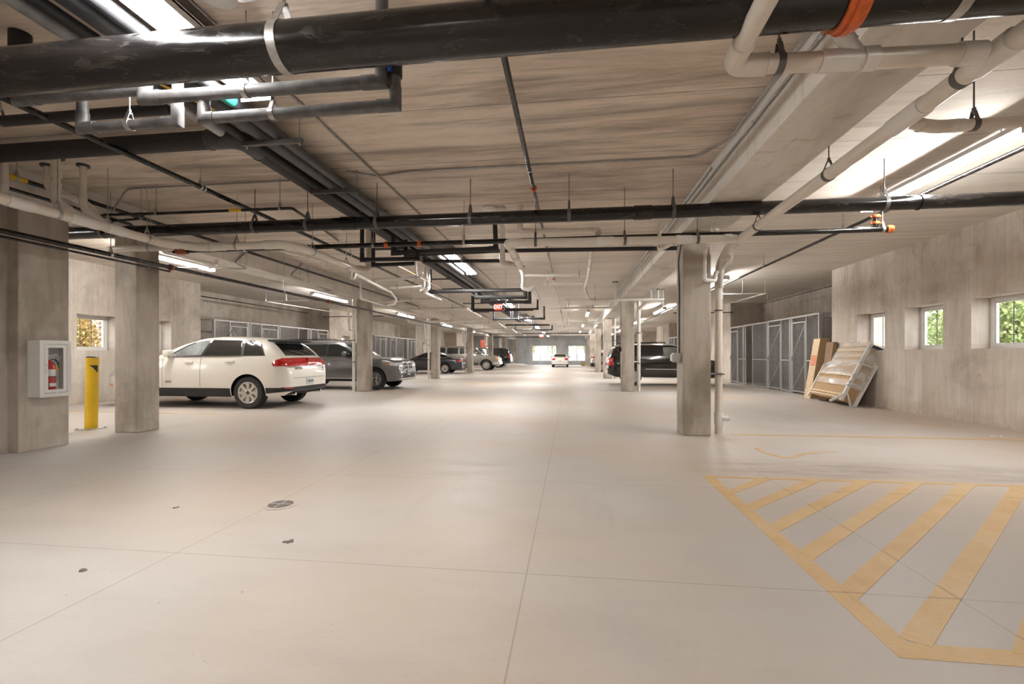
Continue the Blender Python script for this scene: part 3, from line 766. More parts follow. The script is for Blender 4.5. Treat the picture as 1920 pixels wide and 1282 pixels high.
pipe('drain_pipe', 'second white bend leaving the long drain beside the top of the big stack', [at(1371, 475, y=7.1), at(1368, 490, y=7.4), at(1353, 503, y=7.62), at(1352, 540, y=7.66)], .035, 'pvcw', R=.07, fit='pvcw')
# left long drain
XD = -5.83
pipe('drain_pipe', 'long white drain pipe running away from the left edge under the three risers', [(XD, -2, 2.87), (XD, 6.0, 2.86), (-5.5, 6.3, 2.86), (-4.2, 6.3, 2.86), (-4.0, 6.55, 2.855), (-4.0, 8.15, 2.85), (at(692, 440, y=8.35)[0], 8.35, 2.85), (at(692, 440, y=8.35)[0], 8.35, ZC)], .057, 'pvc', R=.09, **pvc,
     coup=[((XD, 4.25, 2.86), 'pvcw', .12, 1.14), ((XD, 4.9, 2.86), 'pvcw', .16, 1.14), ((XD, 5.3, 2.86), 'pvcw', .12, 1.14), ((-5.2, 6.3, 2.86), 'pvcw', .1, 1.12), ((-4.4, 6.3, 2.86), 'pvcw', .05, 1.14), ((-4.0, 8.0, 2.85), 'pvcw', .07, 1.14)],
     hang=[(XD, 4.62, 2.86), (XD, 5.2, 2.86), (XD, 5.75, 2.86), (-4.9, 6.3, 2.86), (-4.0, 6.8, 2.85), (-4.0, 7.9, 2.85)], hmat='galv')
for px, py, y, lb in ((8, 280, 4.42, 'cream drain riser at the very left edge joining the long white drain'), (104, 293, 4.86, 'thick cream drain riser with a double collar, middle of the left three'), (156, 309, 5.08, 'slim cream drain riser, right of the left three')):
    x = at(px, py, z=ZC)[0]; r = .045 if px == 104 else .036; yy = at(px, py, z=ZC)[1]
    pipe('drain_riser', lb, [(x, yy, ZC), (x, yy, 3.05 + .02), (XD, yy + .18, 2.87)], r, 'pvc', R=.07, fit='pvcw', ends=[(x, yy, ZC)], group='drain risers', cat='pipe',
         coup=([((x, yy, 3.4), 'pvc', .05, 1.3), ((x, yy, 3.25), 'pvc', .04, 1.25)] if px == 104 else [((x, yy, 3.2), 'pvc', .03, 1.12)]))
x, yy = -6.45, 5.0
pipe('drain_riser', 'shadowed cream drain bend behind the thick collared riser', [(x, yy, ZC), (x, yy, 3.33), (-6.2, yy + .25, 3.2), (-6.1, 5.35, 3.0)], .04, 'pvc', R=.08, ends=[(x, yy, ZC)], fit='pvc')
pipe('drain_pipe', 'dull cream pipe crossing in front of the first left column top', [at(205, 468, y=6.35), at(240, 466, y=6.35), at(322, 464, y=6.35)], .05, 'pvc', R=.08, **pvc)
pipe('drain_pipe', 'slim white pipe running on from the left drain to an upward bend over the lamp', [at(300, 466, y=6.5), at(312, 473, y=6.9), at(398, 495, y=8.3), at(405, 497, y=8.5), at(408, 470, y=8.5), at(408, 440, y=8.5)], .03, 'pvcw', R=.06, fit='pvcw')
pipe('drain_pipe', 'white pipe with a small trap running beside the left beam', [at(525, 470, y=8.0), at(545, 475, y=8.4), at(603, 489, y=10), at(606, 502, y=10.1), at(613, 502, y=10.1), at(613, 484, y=10.1)], .025, 'pvcw', R=.05, fit='pvcw')
pipe('drain_pipe', 'white trap pipe hanging under the left insulated loop and running on to the far bends',
     [at(657, 498, y=8.4), at(657, 520, y=8.4), at(663, 522, y=8.45), at(665, 513, y=8.5), at(690, 526, y=9.3), at(733, 548, y=11.8), at(743, 560, y=12.5), at(740, 570, y=12.6), at(727, 572, y=12.8)], .03, 'pvcw', R=.08, fit='pvcw', hang=[at(700, 531, y=9.8)])
pipe('drain_pipe', 'upper of two thin white cross pipes behind the left insulated loops', [at(698, 525, y=9.8), at(785, 520, y=9.8), at(794, 512, y=9.8)], .03, 'pvcw', R=.06, fit='pvcw', hang=[at(781, 520, y=9.8)])
pipe('drain_pipe', 'lower of two thin white cross pipes behind the left insulated loops', [at(732, 540, y=11.2), at(790, 537, y=11.2)], .032, 'pvcw', R=.06, fit='pvcw', hang=[at(745, 540, y=11.2)])
pipe('drain_stack', 'pair of white upright drains with bends left of the second black loop', [(at(804, 500, y=11.4)[0], 11.4, ZC), at(804, 540, y=11.4), at(796, 548, y=11.5), at(826, 562, y=13.4)], .04, 'pvcw', R=.09, fit='pvcw', ends=[(at(804, 500, y=11.4)[0], 11.4, ZC)])
pipe('drain_stack', 'slimmer white upright drain beside the pair left of the second black loop', [(at(797, 500, y=11.5)[0], 11.5, ZC), at(795, 540, y=11.5), at(786, 545, y=11.4)], .03, 'pvcw', R=.06, fit='pvcw')
pipe('drain_pipe', 'white pipe dropping past the left beam and running to the third column', [(at(676, 520, y=12.2)[0], 12.2, 3.35), at(677, 560, y=12.2), at(722, 573, y=15), at(788, 592, y=21)], .032, 'pvcw', R=.12, fit='pvcw')
pipe('drain_pipe', 'white cross pipe in front of the top of the third left column', [at(720, 566, y=15.2), at(822, 560, y=15.2)], .045, 'pvcw')
pipe('drain_pipe', 'pale cross pipe over the face of the third left column', [at(787, 604, y=23.2), at(905, 600, y=23.2)], .06, 'pvcw', coup=[(at(815, 603, y=23.2), 'pvc', .1, 1.15)])
pipe('drain_pipe', 'short white branch by the third left column lamp', [at(763, 590, y=20), at(765, 604, y=20), at(780, 606, y=20.5), at(795, 609, y=22)], .03, 'pvcw', R=.1)
# cross pipes on the right
pipe('drain_pipe', 'white cross pipe over the face of the second right column', [at(1060, 562, y=15.5), at(1172, 562, y=15.5), at(1245, 562, y=15.5)], .042, 'pvcw', coup=[(at(1152, 562, y=15.5), 'pvcw', .1, 1.2), (at(1214, 562, y=15.5), 'pvcw', .12, 1.2)])
pipe('drain_riser', 'white riser from the cross pipe at the second right column up to the ceiling', [(at(1154, 520, y=15.3)[0], 15.3, ZC), at(1154, 560, y=15.3)], .05, 'pvcw', ends=[(at(1154, 520, y=15.3)[0], 15.3, ZC)])
for k, (px, y) in enumerate(((1221, 17.2), (1234, 17.2), (1243, 17.2))):
    pipe('drain_riser', 'one of three thin white risers between the first two right columns, %s' % ['left', 'middle', 'right'][k], [(at(px, 540, y=y)[0], y, ZC), at(px, 562 + (12 if k == 2 else 0), y=y)], .03 + .006 * (k == 1), 'pvcw', ends=[(at(px, 540, y=y)[0], y, ZC)])
pipe('drain_pipe', 'white diagonal pipe going down beside the second right column', [at(1214, 563, y=15.6), at(1198, 579, y=15.9)], .04, 'pvcw')
pipe('drain_pipe', 'crooked white pipe string hanging in the right half of the aisle ceiling', [at(1111, 455, y=8.6), at(1107, 490, y=9.5), at(1103, 518, y=11.5), at(1096, 538, y=13), at(1104, 561, y=15.4)], .035, 'pvcw', R=.15, fit='pvcw', coup=[(at(1106, 500, y=10.1), 'pvcw', .12, 1.3)])
pipe('drain_pipe', 'white upper cross pipe joining the crooked string from the left', [at(984, 516.5, y=11.7), at(1098, 516, y=11.7)], .037, 'pvcw', hang=[at(1086, 516, y=11.7)])
pipe('drain_pipe', 'white lower cross pipe joining the crooked string from the left', [at(1018, 532, y=13), at(1094, 532, y=13)], .037, 'pvcw', hang=[at(1027, 532, y=13)])
pipe('drain_stack', 'white S-shaped drain dropping from the ceiling beside the EXIT sign loops', [(at(977, 497, y=12.3)[0], 12.3, ZC), at(977, 506, y=12.3), at(981, 515, y=12.3), at(980, 540, y=12.3), at(992, 543, y=12.35), at(999, 539, y=12.4), at(1012, 562, y=15)], .05, 'pvcw', R=.14, fit='pvcw', ends=[(at(977, 497, y=12.3)[0], 12.3, ZC)])
for k, (y, z) in enumerate(((19.5, 3.2), (26.4, 3.1), (29.0, 3.15), (35.5, 3.1), (44, 3.1))):
    pipe('drain_pipe', 'far pale cross pipe in the right half of the aisle, %s from the camera' % ordn[k], [(-.9, y, z), (1.9, y, z)], .04, 'pvcw', group='far cross pipes', hang=[(-.2, y, z), (.9, y, z)])
    pipe('drain_riser', 'thin white stub from the far cross pipe to the ceiling, %s from the camera' % ordn[k], [(-.1, y, z), (-.1, y, ZC)], .03, 'pvcw', group='far risers')
for k, (y, z) in enumerate(((18.5, 3.15), (27.0, 3.1), (33.0, 3.1), (40.0, 3.1))):
    pipe('drain_pipe', 'thin pale cross pipe far down the left half of the aisle, %s from the camera' % ordn[k], [(-6.8, y, z), (-4.2, y, z), (-4.2, y + 3, z - .1)], .045, 'pvcw', group='far cross pipes left', fit='pvcw', hang=[(-6.2, y, z), (-4.8, y, z)])

# --- black insulated loops
blk = dict(miter=True, fit='rubber', fitr=1.15)
Y = 7.95
q = lambda px, py, y=Y: at(px, py, y=y)
pipe('insulated_pipe', 'black insulated loop, upper and longer of the two behind the thin black pipe', [(q(679, 436)[0], Y, ZC), q(679, 487), q(783, 485), q(783, 472)], .037, 'rubber', **blk)
pipe('insulated_pipe', 'black insulated loop hanging lowest behind the thin black pipe', [(q(700, 436, 8.1)[0], 8.1, ZC), q(700, 497, 8.1), q(778, 494, 8.1)], .035, 'rubber', **blk)
pipe('insulated_pipe', 'thick black insulated drop turning right below the bundle', [(q(738, 436)[0], Y, ZC), q(738, 474), q(930, 466, 8.2), (q(928, 430, 8.2)[0], 8.2, ZC)], .043, 'rubber', **blk)
pipe('insulated_pipe', 'black insulated drop and run continuing right to the first right column', [(q(761, 436, 8.25)[0], 8.25, ZC), q(761, 478, 8.25), q(940, 470, 8.25), q(1285, 465, 8.25)], .036, 'rubber', **blk)
pipe('insulated_pipe', 'short black insulated run with its end behind the white upright drain', [q(796, 471, 8.6), q(796, 490, 8.6), q(938, 489, 8.6)], .034, 'rubber', **blk)
pipe('insulated_pipe', 'wide black insulated run above the EXIT sign loops', [q(806, 500, 12.4), q(806, 547, 12.4), q(985, 543, 12.4), q(985, 557, 12.4), q(893, 557, 12.4), q(893, 549, 12.4)], .05, 'rubber', **blk)
pipe('insulated_pipe', 'black insulated loop right above the EXIT sign', [q(993, 546, 12.8), q(993, 566, 12.8), q(905, 566, 12.8), q(905, 558, 12.8)], .047, 'rubber', **blk)
pipe('insulated_pipe', 'thin black rectangular loop enclosing the EXIT sign', [q(1008, 561, 16), q(1008, 579, 16), q(885, 580, 16), q(885, 554, 16)], .03, 'rubber', **blk)
pipe('insulated_pipe', 'second thin black loop just inside the one round the EXIT sign', [q(888, 556, 16.4), q(888, 583, 16.4), q(1000, 581, 16.4)], .03, 'rubber', **blk)
pipe('insulated_pipe', 'black insulated loop below the EXIT sign with tall right leg', [q(1020, 574, 20), q(1020, 597, 20), q(926, 598.5, 20), q(926, 583, 20)], .045, 'rubber', **blk)
pipe('insulated_pipe', 'dark horizontal run beyond the loop below the EXIT sign', [q(948, 609, 26), q(1031, 609, 26)], .045, 'rubber', **blk)
pipe('insulated_pipe', 'small far black loop hanging in mid aisle', [q(1035, 609, 28), q(1035, 618, 28), q(967, 618, 28), q(967, 609, 28)], .04, 'rubber', **blk)
pipe('insulated_pipe', 'far black line crossing the whole aisle before the end wall', [q(918, 626, 40), q(1103, 624.5, 40)], .04, 'rubber')
pipe('insulated_pipe', 'last thin black line under the ceiling near the end wall', [q(925, 632, 47), q(1012, 632, 47)], .04, 'rubber')
for k, (px, y) in enumerate(((958, 20.0), (962, 20.0), (998, 28.0), (1001, 28.0))):
    pipe('insulated_riser', 'short dark riser above the far loops, %s from the left' % ordn[k], [(q(px, 580, y)[0], y, ZC), q(px, 597 if y < 25 else 617, y)], .04, 'bundle_ins', group='risers above the far loops')
pipe('copper_tube', 'thin copper-coloured tube with a yellow tag slanting away left of the loops', [q(745, 498, 8.6), q(765, 508, 9.3), q(828, 542, 12.6)], .013, 'copper', coup=[(q(768, 509, 9.5), 'yellow_tag', .08, 1.5)])

# --- steel conduits
cd = dict(R=.12, cat='conduit', seg=10)
pipe('conduit', 'steel conduit running away along the aisle ceiling left of the centre', [(-2.50, -4, 3.59), (-2.50, 40, 3.59)], .012, 'conduit', **cd)
pipe('conduit', 'steel conduit crossing the aisle ceiling and turning along the right beam', [(-2.85, 5.62, 3.59), (-2.5, 5.82, 3.59), (-2.1, 5.72, 3.59), (1.5, 5.72, 3.59), (1.69, 5.2, 3.56), (1.69, -3, 3.56)], .012, 'conduit', **cd)
pipe('conduit', 'upper steel conduit running the length of the right beam', [(1.695, 5.9, 3.52), (1.695, 45, 3.52)], .012, 'conduit', **cd)
pipe('conduit', 'lower steel conduit running the length of the right beam', [(1.695, -3, 3.43), (1.695, 45, 3.40)], .012, 'conduit', coup=[((1.695, y, 3.41), 'galv', .02, 1.6) for y in (3.4, 4.6, 7, 11)], **cd)
pipe('conduit', 'steel conduit crossing from the pipe bundle to the left beam and bending down', [(-3.6, 5.8, 3.585), (-6.2, 5.8, 3.585), (-6.75, 6.05, 3.3), (-6.84, 6.2, 3.1)], .012, 'conduit', **cd)
pipe('conduit', 'angled conduit bending under the left beam above the lamp', [at(460, 474, x=-6.85), at(440, 492, x=-6.85), (-7.0, 9.3, 3.12), (-8.9, 9.3, 3.2)], .013, 'conduit', R=.1, cat='conduit', seg=10)
pipe('conduit', 'second angled conduit bending under the left beam further right', [at(575, 485, x=-6.85), at(545, 516, x=-6.85), (-7.0, 12.9, 3.12), (-9.0, 12.9, 3.5)], .013, 'conduit', R=.1, cat='conduit', seg=10)
pipe('conduit', 'conduit running down the first right column to the grey box', [(1.60, 6.9, 3.0), (1.665, 7.5, 2.7), (1.70, 7.6, 2.4), (1.70, 7.6, 1.28)], .012, 'dark', **cd)
mb = MB().box((1.60, 7.53, 1.13), (1.718, 7.68, 1.28), .008); b = mb.build('junction_box', 'galv', off=(1.66, 7.6, 1.13), label='grey electrical box on the side of the first right column', cat='electrical box')
MB().box((1.575, 7.545, 1.15), (1.60, 7.665, 1.26), .006).build('cover', 'label', b, (1.66, 7.6, 1.13))
for k, y in enumerate(COLY[1:3]):
    b = MB().box((1.62, y + .1, 1.36), (1.718, y + .24, 1.50), .006).build('junction_box', 'lightbox' if k else 'black', off=(1.66, y + .1, 1.36), cat='electrical box', label=['small box on the side of the second right column, in front of the black SUV', 'small white box on the side of the third right column'][k])
    pipe('conduit', 'thin conduit up the side of the %s right column' % ordn[k + 1], [(1.70, y + .17, 1.5), (1.70, y + .17, 3.1)], .012, 'conduit', **cd)
for i, x0 in enumerate((1.695, 1.655)):
    pass
# stacks beside the other columns
for k, y in enumerate(COLY[1:5]):
    pipe('drain_stack', 'white upright drain on the right side of the %s right column' % ordn[k + 1], [(2.32, y + .25, ZC - .4), (2.32, y + .25, 0)], .06 if k == 0 else .05, 'pvcw', group='white stacks beside the right columns',
         coup=[((2.32, y + .25, z), 'band', .015, 1.15) for z in (.95, 2.0)] + [((2.32, y + .25, 2.7), 'pvcw', .1, 1.2)])
for k, y in enumerate(COLYL[1:6]):
    pipe('drain_stack', 'white upright drain on the left side of the %s left column' % ordn[k + 1], [(-7.42, y + .1, ZC - .4), (-7.42, y + .1, 0)], .058, 'pvcw', group='white stacks beside the left columns',
         coup=[((-7.42, y + .1, z), 'band', .015, 1.15) for z in (1.0, 1.75)] + [((-7.42, y + .1, .22), 'pvcw', .1, 1.2), ((-7.42, y + .1, 2.2), 'pvcw', .1, 1.2)])
    pipe('drain_trap', 'white trap bend hooked at the upper left of the %s left column' % ordn[k + 1], [(-7.30, y - .06, 2.95), (-7.30, y - .06, 2.12), (-7.50, y - .06, 2.08), (-7.55, y - .03, 2.4), (-7.6, y, 2.98)], .03, 'pvcw', R=.07, fit='pvcw', group='traps at the left columns')
pipe('drain_stack', 'white low cleanout pipe behind the bollard at the foot of the first left column', [(-7.36, 6.9, 0), (-7.36, 6.9, .42)], .05, 'pvcw', coup=[((-7.36, 6.9, .40), 'pvcw', .03, 1.2)])
MB().tube([(-7.38, 6.88, .36), (-7.47, 6.84, .36)], .045, 14).build('cleanout_plug', 'pvcw', off=(-7.4, 6.86, .36), label='white cleanout cap left of the foot of the first left column', cat='pipe fitting')
# side bay sprinkler lines
pipe('sprinkler_pipe', 'thin dark pipe hung above the wire lockers of the right wall', [(7.62, 14.6, 3.28), (7.62, 21.2, 3.28)], .02, 'steel', hang=[(7.62, 15.2, 3.28), (7.62, 19.2, 3.28)])
pipe('sprinkler_pipe', 'thin dark pipe hung above the wire lockers of the left wall', [(-12.7, 14.6, 3.28), (-12.7, 21.2, 3.28)], .02, 'steel', hang=[(-12.7, 15.4, 3.28), (-12.7, 19.2, 3.28)])
for s, x0, x1 in (('right', 4.55, 5.9), ('left', -9.0, -10.6)):
    pipe('sprinkler_branch', 'thin white branch pipe loop in the %s bay under the ceiling' % s, [(x0, 15.0, 3.12), (x1, 15.0, 3.12), (x1 - (.3 if s == 'right' else -.3), 19, 3.12)], .018, 'pvcw', R=.02, hang=[((x0 + x1) / 2, 15.0, 3.12), (x1, 15.05, 3.12)])
    pipe('sprinkler_pipe', 'thin dark cross pipe far across the %s bay' % s, [(x0, 21.5, 3.12), ((7.1 if s == 'right' else -12.1), 21.5, 3.12)], .02, 'steel')

# --- lamps
def lamp(x, y0, label, z=3.40, L=2.44, w=.19, closed=False, W=.27):
    off = (x, y0, z); e = empty('strip_light', off, label=label, cat='lamp', group='fluorescent ceiling lamps')
    y1 = y0 + L
    h = MB(); h.box((x - W * .46, y0, z + .045), (x + W * .46, y1, z + .10), .006)
    h.box((x - W / 2, y0 - .014, z - .02), (x + W / 2, y0, z + .07)); h.box((x - W / 2, y1, z - .02), (x + W / 2, y1 + .014, z + .07))
    if closed: h.box((x - W / 2, y0, z + .03), (x - w / 2 - .002, y1, z + .09)).box((x + w / 2 + .002, y0, z + .03), (x + W / 2, y1, z + .09)).box((x - W / 2, y0, z + .075), (x + W / 2, y1, z + .10))
    h.build('housing', 'lightbox', e, off, smooth=0)
    prof = [(x + w / 2 * math.cos(PI * (k * 1.16 - .8) / 10), z + .032 - .052 * math.sin(PI * (k * 1.16 - .8) / 10)) for k in range(11)]
    MB().prism(prof, y0, y1, 'y').build('diffuser', 'lamp', e, off, smooth=60)
    r = MB()
    for yy in (y0 + .3, y1 - .3): r.tube([(x, yy, z + .09), (x, yy, ZC)], .006, 6)
    r.build('hanging_rod', 'galv', e, off)
for k in range(-1, 7):  # first (unseen) lights the near floor, last brightens the end wall; both added
    y = 1.15 + 8.5 * k
    if y > -9: lamp(-2.62, y, 'ceiling strip lamp over the aisle beside the pipe bundle, %s' % (['unseen, added behind the camera', 'cut off by the top edge', 'second, above the far insulated loops', 'third, behind the EXIT sign', 'fourth from the camera', 'fifth from the camera', 'sixth from the camera', 'added to brighten the end wall'][k + 1]), closed=True)
for k in range(-1, 6):  # first lamp is unseen, added behind the camera for light
    y = 4.95 + 8.6 * k
    lamp(4.30, y, 'strip lamp of the right bay, %s' % ['unseen, added behind the camera', 'nearest and brightest', 'second, behind the white stack', 'third from the camera', 'fourth from the camera', 'fifth from the camera', 'sixth from the camera'][k + 1], z=3.36, w=.13, W=.16)
for k, y in enumerate((-4.5, 2.4, 8.2, 15.2, 23.2, 31.7, 40.2, 48.5)):  # the lamp behind the camera is an unseen addition to light the foreground
    lamp(-8.95, y, 'strip lamp of the left bay, %s' % ['unseen, added behind the camera', 'hidden left of the front pier', 'beside the first left column', 'above the grey SUV', 'before the third left column', 'fifth from the front', 'sixth from the front', 'added to brighten the end wall'][k], z=3.36, w=.13, W=.16)
for k, y in enumerate((22.5, 31.5, 40.5)):
    lamp(.85, y, 'strip lamp hung right of the aisle centre far away, %s of three' % ordn[k], z=3.3, w=.1, W=.13, closed=True)

# --- exit signs, detectors
def exit_sign(px, py, y, label, w=.30, h=.20):
    c = at(px, py, y=y); e = empty('exit_sign', c, label=label, cat='exit sign', group=None)
    MB().box((-w / 2, 0, -h / 2), (w / 2, .05, h / 2), .006).build('housing', 'exitred', e)
    text_on(e, 'EXIT', h * .92, 'exitwhite', frame_m(Vector((0, -.004, 0)), (1, 0, 0), (0, 0, 1)) @ Matrix.Diagonal((.78, 1, 1, 1)))
    MB().tube([(0, .025, h / 2), (0, .025, ZC - c[2])], .008, 8).build('stem', 'galv', e)
def text_on(root, body, size, mat, M4, name='lettering', ext=.002):
    cu = bpy.data.curves.new(name, 'FONT'); cu.body = body; cu.size = size; cu.extrude = ext; cu.offset = size * .018; cu.align_x = 'CENTER'; cu.align_y = 'CENTER'
    ob = bpy.data.objects.new(name, cu); COL.objects.link(ob)
    bpy.context.view_layer.update()
    dg = bpy.context.evaluated_depsgraph_get(); me = bpy.data.meshes.new_from_object(ob.evaluated_get(dg))
    bpy.data.objects.remove(ob); bpy.data.curves.remove(cu)
    me.transform(M4); me.materials.clear(); me.materials.append(M[mat])
    o = bpy.data.objects.new(name, me); COL.objects.link(o); o.parent = root
    return o
def frame_m(o, x, y):
    """places lettering at o, reading along x with its top towards y"""
    x = Vector(x).normalized(); y = Vector(y).normalized(); z = x.cross(y).normalized(); y = z.cross(x)
    return Matrix.Translation(o) @ Matrix((x, y, z)).transposed().to_4x4()
exit_sign(934, 575.5, 15.8, 'red lit EXIT sign hanging among the black loops over the aisle', .25, .21)
exit_sign(1015.5, 629.5, 38, 'small red lit exit sign far away before the end wall', .36, .22)
def detector(px, py, label):
    c = at(px, py, z=ZC); e = empty('smoke_detector', c, label=label, cat='smoke detector')
    MB().lathe([(0, 0), (.11, 0), (.115, -.015), (.10, -.035), (.06, -.05), (0, -.055)], 28).build('detector_head', 'label', e)
    MB().box((.12, -.05, -.035), (.26, .05, 0), .006).build('junction_box', 'galv', e)
detector(917, 389, 'white round detector on the aisle ceiling above the middle black main')
detector(408, -12, 'white round ceiling detector just cut by the top edge')
# marker scribble on the ceiling at the top left
scr = MB(); rr = random.Random(9)
c0 = at(84, 49, z=ZC - .001); c1 = at(142, 78, z=ZC - .001)
for ln in range(2):
    for i in range(12):
        t = i / 12
        x = c0[0] + (c1[0] - c0[0]) * t + ln * .06; y = c0[1] + (c1[1] - c0[1]) * t - ln * .02
        for _ in range(3):
            a = (x + rr.uniform(-.018, .018), y + rr.uniform(-.03, .03), ZC - .002); b = (x + rr.uniform(-.018, .018), y + rr.uniform(-.03, .03), ZC - .002)
            if (Vector(a) - Vector(b)).length > .01: scr.bar(a, b, .004, .001)
scr.build('marker_scribble', 'black', off=c0, smooth=0, label='illegible dark marker scribble on the ceiling at the top left', cat='writing')
# ------------------------------------------------------------------ vehicles
def interp(tab, x):
    if x <= tab[0][0]: return tab[0][1]
    for (a, b), (c, d) in zip(tab, tab[1:]):
        if x <= c: return b + (d - b) * (x - a) / (c - a) if c > a else d
    return tab[-1][1]
def chaikin(p, n=2):
    for _ in range(n):
        q = [p[0]]
        for a, b in zip(p, p[1:]):
            q += [(a[0] * .78 + b[0] * .22, a[1] * .78 + b[1] * .22), (a[0] * .22 + b[0] * .78, a[1] * .22 + b[1] * .78)]
        p = q + [p[-1]]
    return p

class CarShape:
    def __init__(s, L, W, top, bs, ra, rf, rw, zb=.27, crown=(.10, .15), endr=.55, enda=.24, bottom=None, clear=.05):
        s.L, s.W = L, W; s.top = chaikin(top); s.bs = chaikin(bs, 1); s.ra, s.rf, s.rw = ra, rf, rw
        s.zb = zb; s.crown = crown; s.endr = endr; s.enda = enda; s.clear = clear
        s.bot = bottom or [(0, .38), (.35, zb), (L - .45, zb), (L, .30)]
    def zt(s, x): return interp(s.top, x)
    def arch(s, x):
        R = s.rw + s.clear
        for c in (s.ra, s.rf):
            if abs(x - c) < R: return s.rw + math.sqrt(R * R - (x - c) ** 2)
        return 0
    def zl(s, x):
        return max(interp(s.bot, x), s.arch(x))
    def plan(s, x, z):
        d = max(0, min(x, s.L - x)); f = 1.0
        if d < s.endr:
            t = 1 - d / s.endr; f = 1 - s.enda * (1 - math.sqrt(max(0, 1 - t ** 2.4)))
        return f
    def hw(s, x, z):
        b = interp(s.bs, z) * s.W / 2 * s.plan(x, z); zt = s.zt(x)
        R = s.crown[0] if zt < s.hood else s.crown[1]
        R = min(R, max(.02, (zt - s.zl(x)) * .5))
        q = (z - (zt - R)) / R
        if q > 0: b *= max(0, 1 - min(1, q) ** 2.3) ** (1 / 2.3)
        return b
    def side(s, x, z, sg): return Vector((x, sg * s.hw(x, z), z))
    def end(s, y, z, e):
        lo = s.L * .5; hi = 0.0 if e < 0 else s.L
        if s.hw(hi, z) >= abs(y) and z <= s.zt(hi): return Vector((hi, y, z))
        for _ in range(26):
            m = (lo + hi) / 2
            if z <= s.zt(m) and s.hw(m, z) >= abs(y): lo = m
            else: hi = m
        return Vector((lo, y, z))
    def topz(s, x, y):
        lo, hi = s.zl(x) + .05, s.zt(x)
        for _ in range(26):
            m = (lo + hi) / 2
            if s.hw(x, m) >= abs(y): lo = m
            else: hi = m
        return Vector((x, y, lo))
    def body(s):
        xs = set(round(s.L * k / 90, 4) for k in range(91))
        for k in range(1, 13):
            d = s.endr * (1 - math.cos(PI / 2 * k / 13)); xs |= {round(d * .9, 4), round(s.L - d * .9, 4)}
        R = s.rw + s.clear
        for c in (s.ra, s.rf):
            for k in range(0, 25): xs.add(round(c + R * math.cos(PI * k / 24) * .9999, 4))
            xs |= {round(c + R + .002, 4), round(c - R - .002, 4)}
        xs = sorted(x for x in xs if 0 <= x <= s.L)
        mb = MB(); rings = []
        for x in xs:
            zt, zl = s.zt(x), s.zl(x)
            R = s.crown[0] if zt < s.hood else s.crown[1]; R = min(R, max(.02, (zt - zl) * .5))
            zs = [zl + (zt - R - zl) * (k / 15) for k in range(16)] + [zt - R + R * math.sin(PI / 2 * k / 9) for k in range(1, 10)]
            rt = [(x, -s.hw(x, z), z) for z in zs[:-1]]; lf = [(x, s.hw(x, z), z) for z in zs[:-1]]
            rings.append(rt + [(x, 0, zt)] + lf[::-1])
        N = len(rings[0]); base = len(mb.v)
        for r in rings: mb.v += r
        def F(q, m): mb.f.append(q); mb.m.append(m)
        for i in range(len(rings) - 1):
            for k in range(N - 1): F((i * N + k, i * N + k + 1, (i + 1) * N + k + 1, (i + 1) * N + k), 0)
            F((i * N + N - 1, i * N, (i + 1) * N, (i + 1) * N + N - 1), 1)
        F(tuple(range(N)), 0); F(tuple((len(rings) - 1) * N + k for k in range(N)), 0)
        return mb

def patch(mb, poly, fn, nu=14, nv=5, eps=.004, back=.02):
    """skin patch following the body: poly in the two coordinates fn takes, swept in columns of the first"""
    us = sorted(set(p[0] for p in poly)); u0, u1 = us[0], us[-1]
    cols = sorted(set([u0 + (u1 - u0) * k / nu for k in range(nu + 1)] + us))
    cols[0] += 1e-4 * (u1 - u0); cols[-1] -= 1e-4 * (u1 - u0)
    def span(u):
        z = []
        n = len(poly)
        for i in range(n):
            (a, b), (c, d) = poly[i], poly[(i + 1) % n]
            if (a - u) * (c - u) <= 0 and abs(a - c) > 1e-9: z.append(b + (d - b) * (u - a) / (c - a))
        return min(z), max(z)
    G = []
    for u in cols:
        a, b = span(u); G.append([fn(u, a + (b - a) * k / nv) for k in range(nv + 1)])
    nc = len(G); vs = []; 
    for i in range(nc):
        for j in range(nv + 1):
            du = G[min(i + 1, nc - 1)][j] - G[max(i - 1, 0)][j]; dv = G[i][min(j + 1, nv)] - G[i][max(j - 1, 0)]
            if dv.length < 1e-6: dv = G[min(i + 1, nc - 2)][min(j + 1, nv)] - G[min(i + 1, nc - 2)][max(j - 1, 0)]
            n = du.cross(dv); n = n.normalized() if n.length > 1e-9 else Vector((0, 0, 1))
            c = G[i][j] - Vector((patch.cx, 0, .7))
            if n.dot(c) < 0: n = -n
            vs.append((G[i][j], n))
    top = [p + n * eps for p, n in vs]; bot = [p - n * back for p, n in vs]
    fs = []; w = nv + 1; K = len(top)
    for i in range(nc - 1):
        for j in range(nv): fs.append((i * w + j, (i + 1) * w + j, (i + 1) * w + j + 1, i * w + j + 1))
    ring = [i * w for i in range(nc)] + [(nc - 1) * w + j for j in range(1, w)] + [i * w + nv for i in range(nc - 2, -1, -1)] + [j for j in range(nv - 1, 0, -1)]
    for a, b in zip(ring, ring[1:] + ring[:1]): fs.append((a, b, K + b, K + a))
    mb.add(top + bot, fs)
    return mb
patch.cx = 2.4

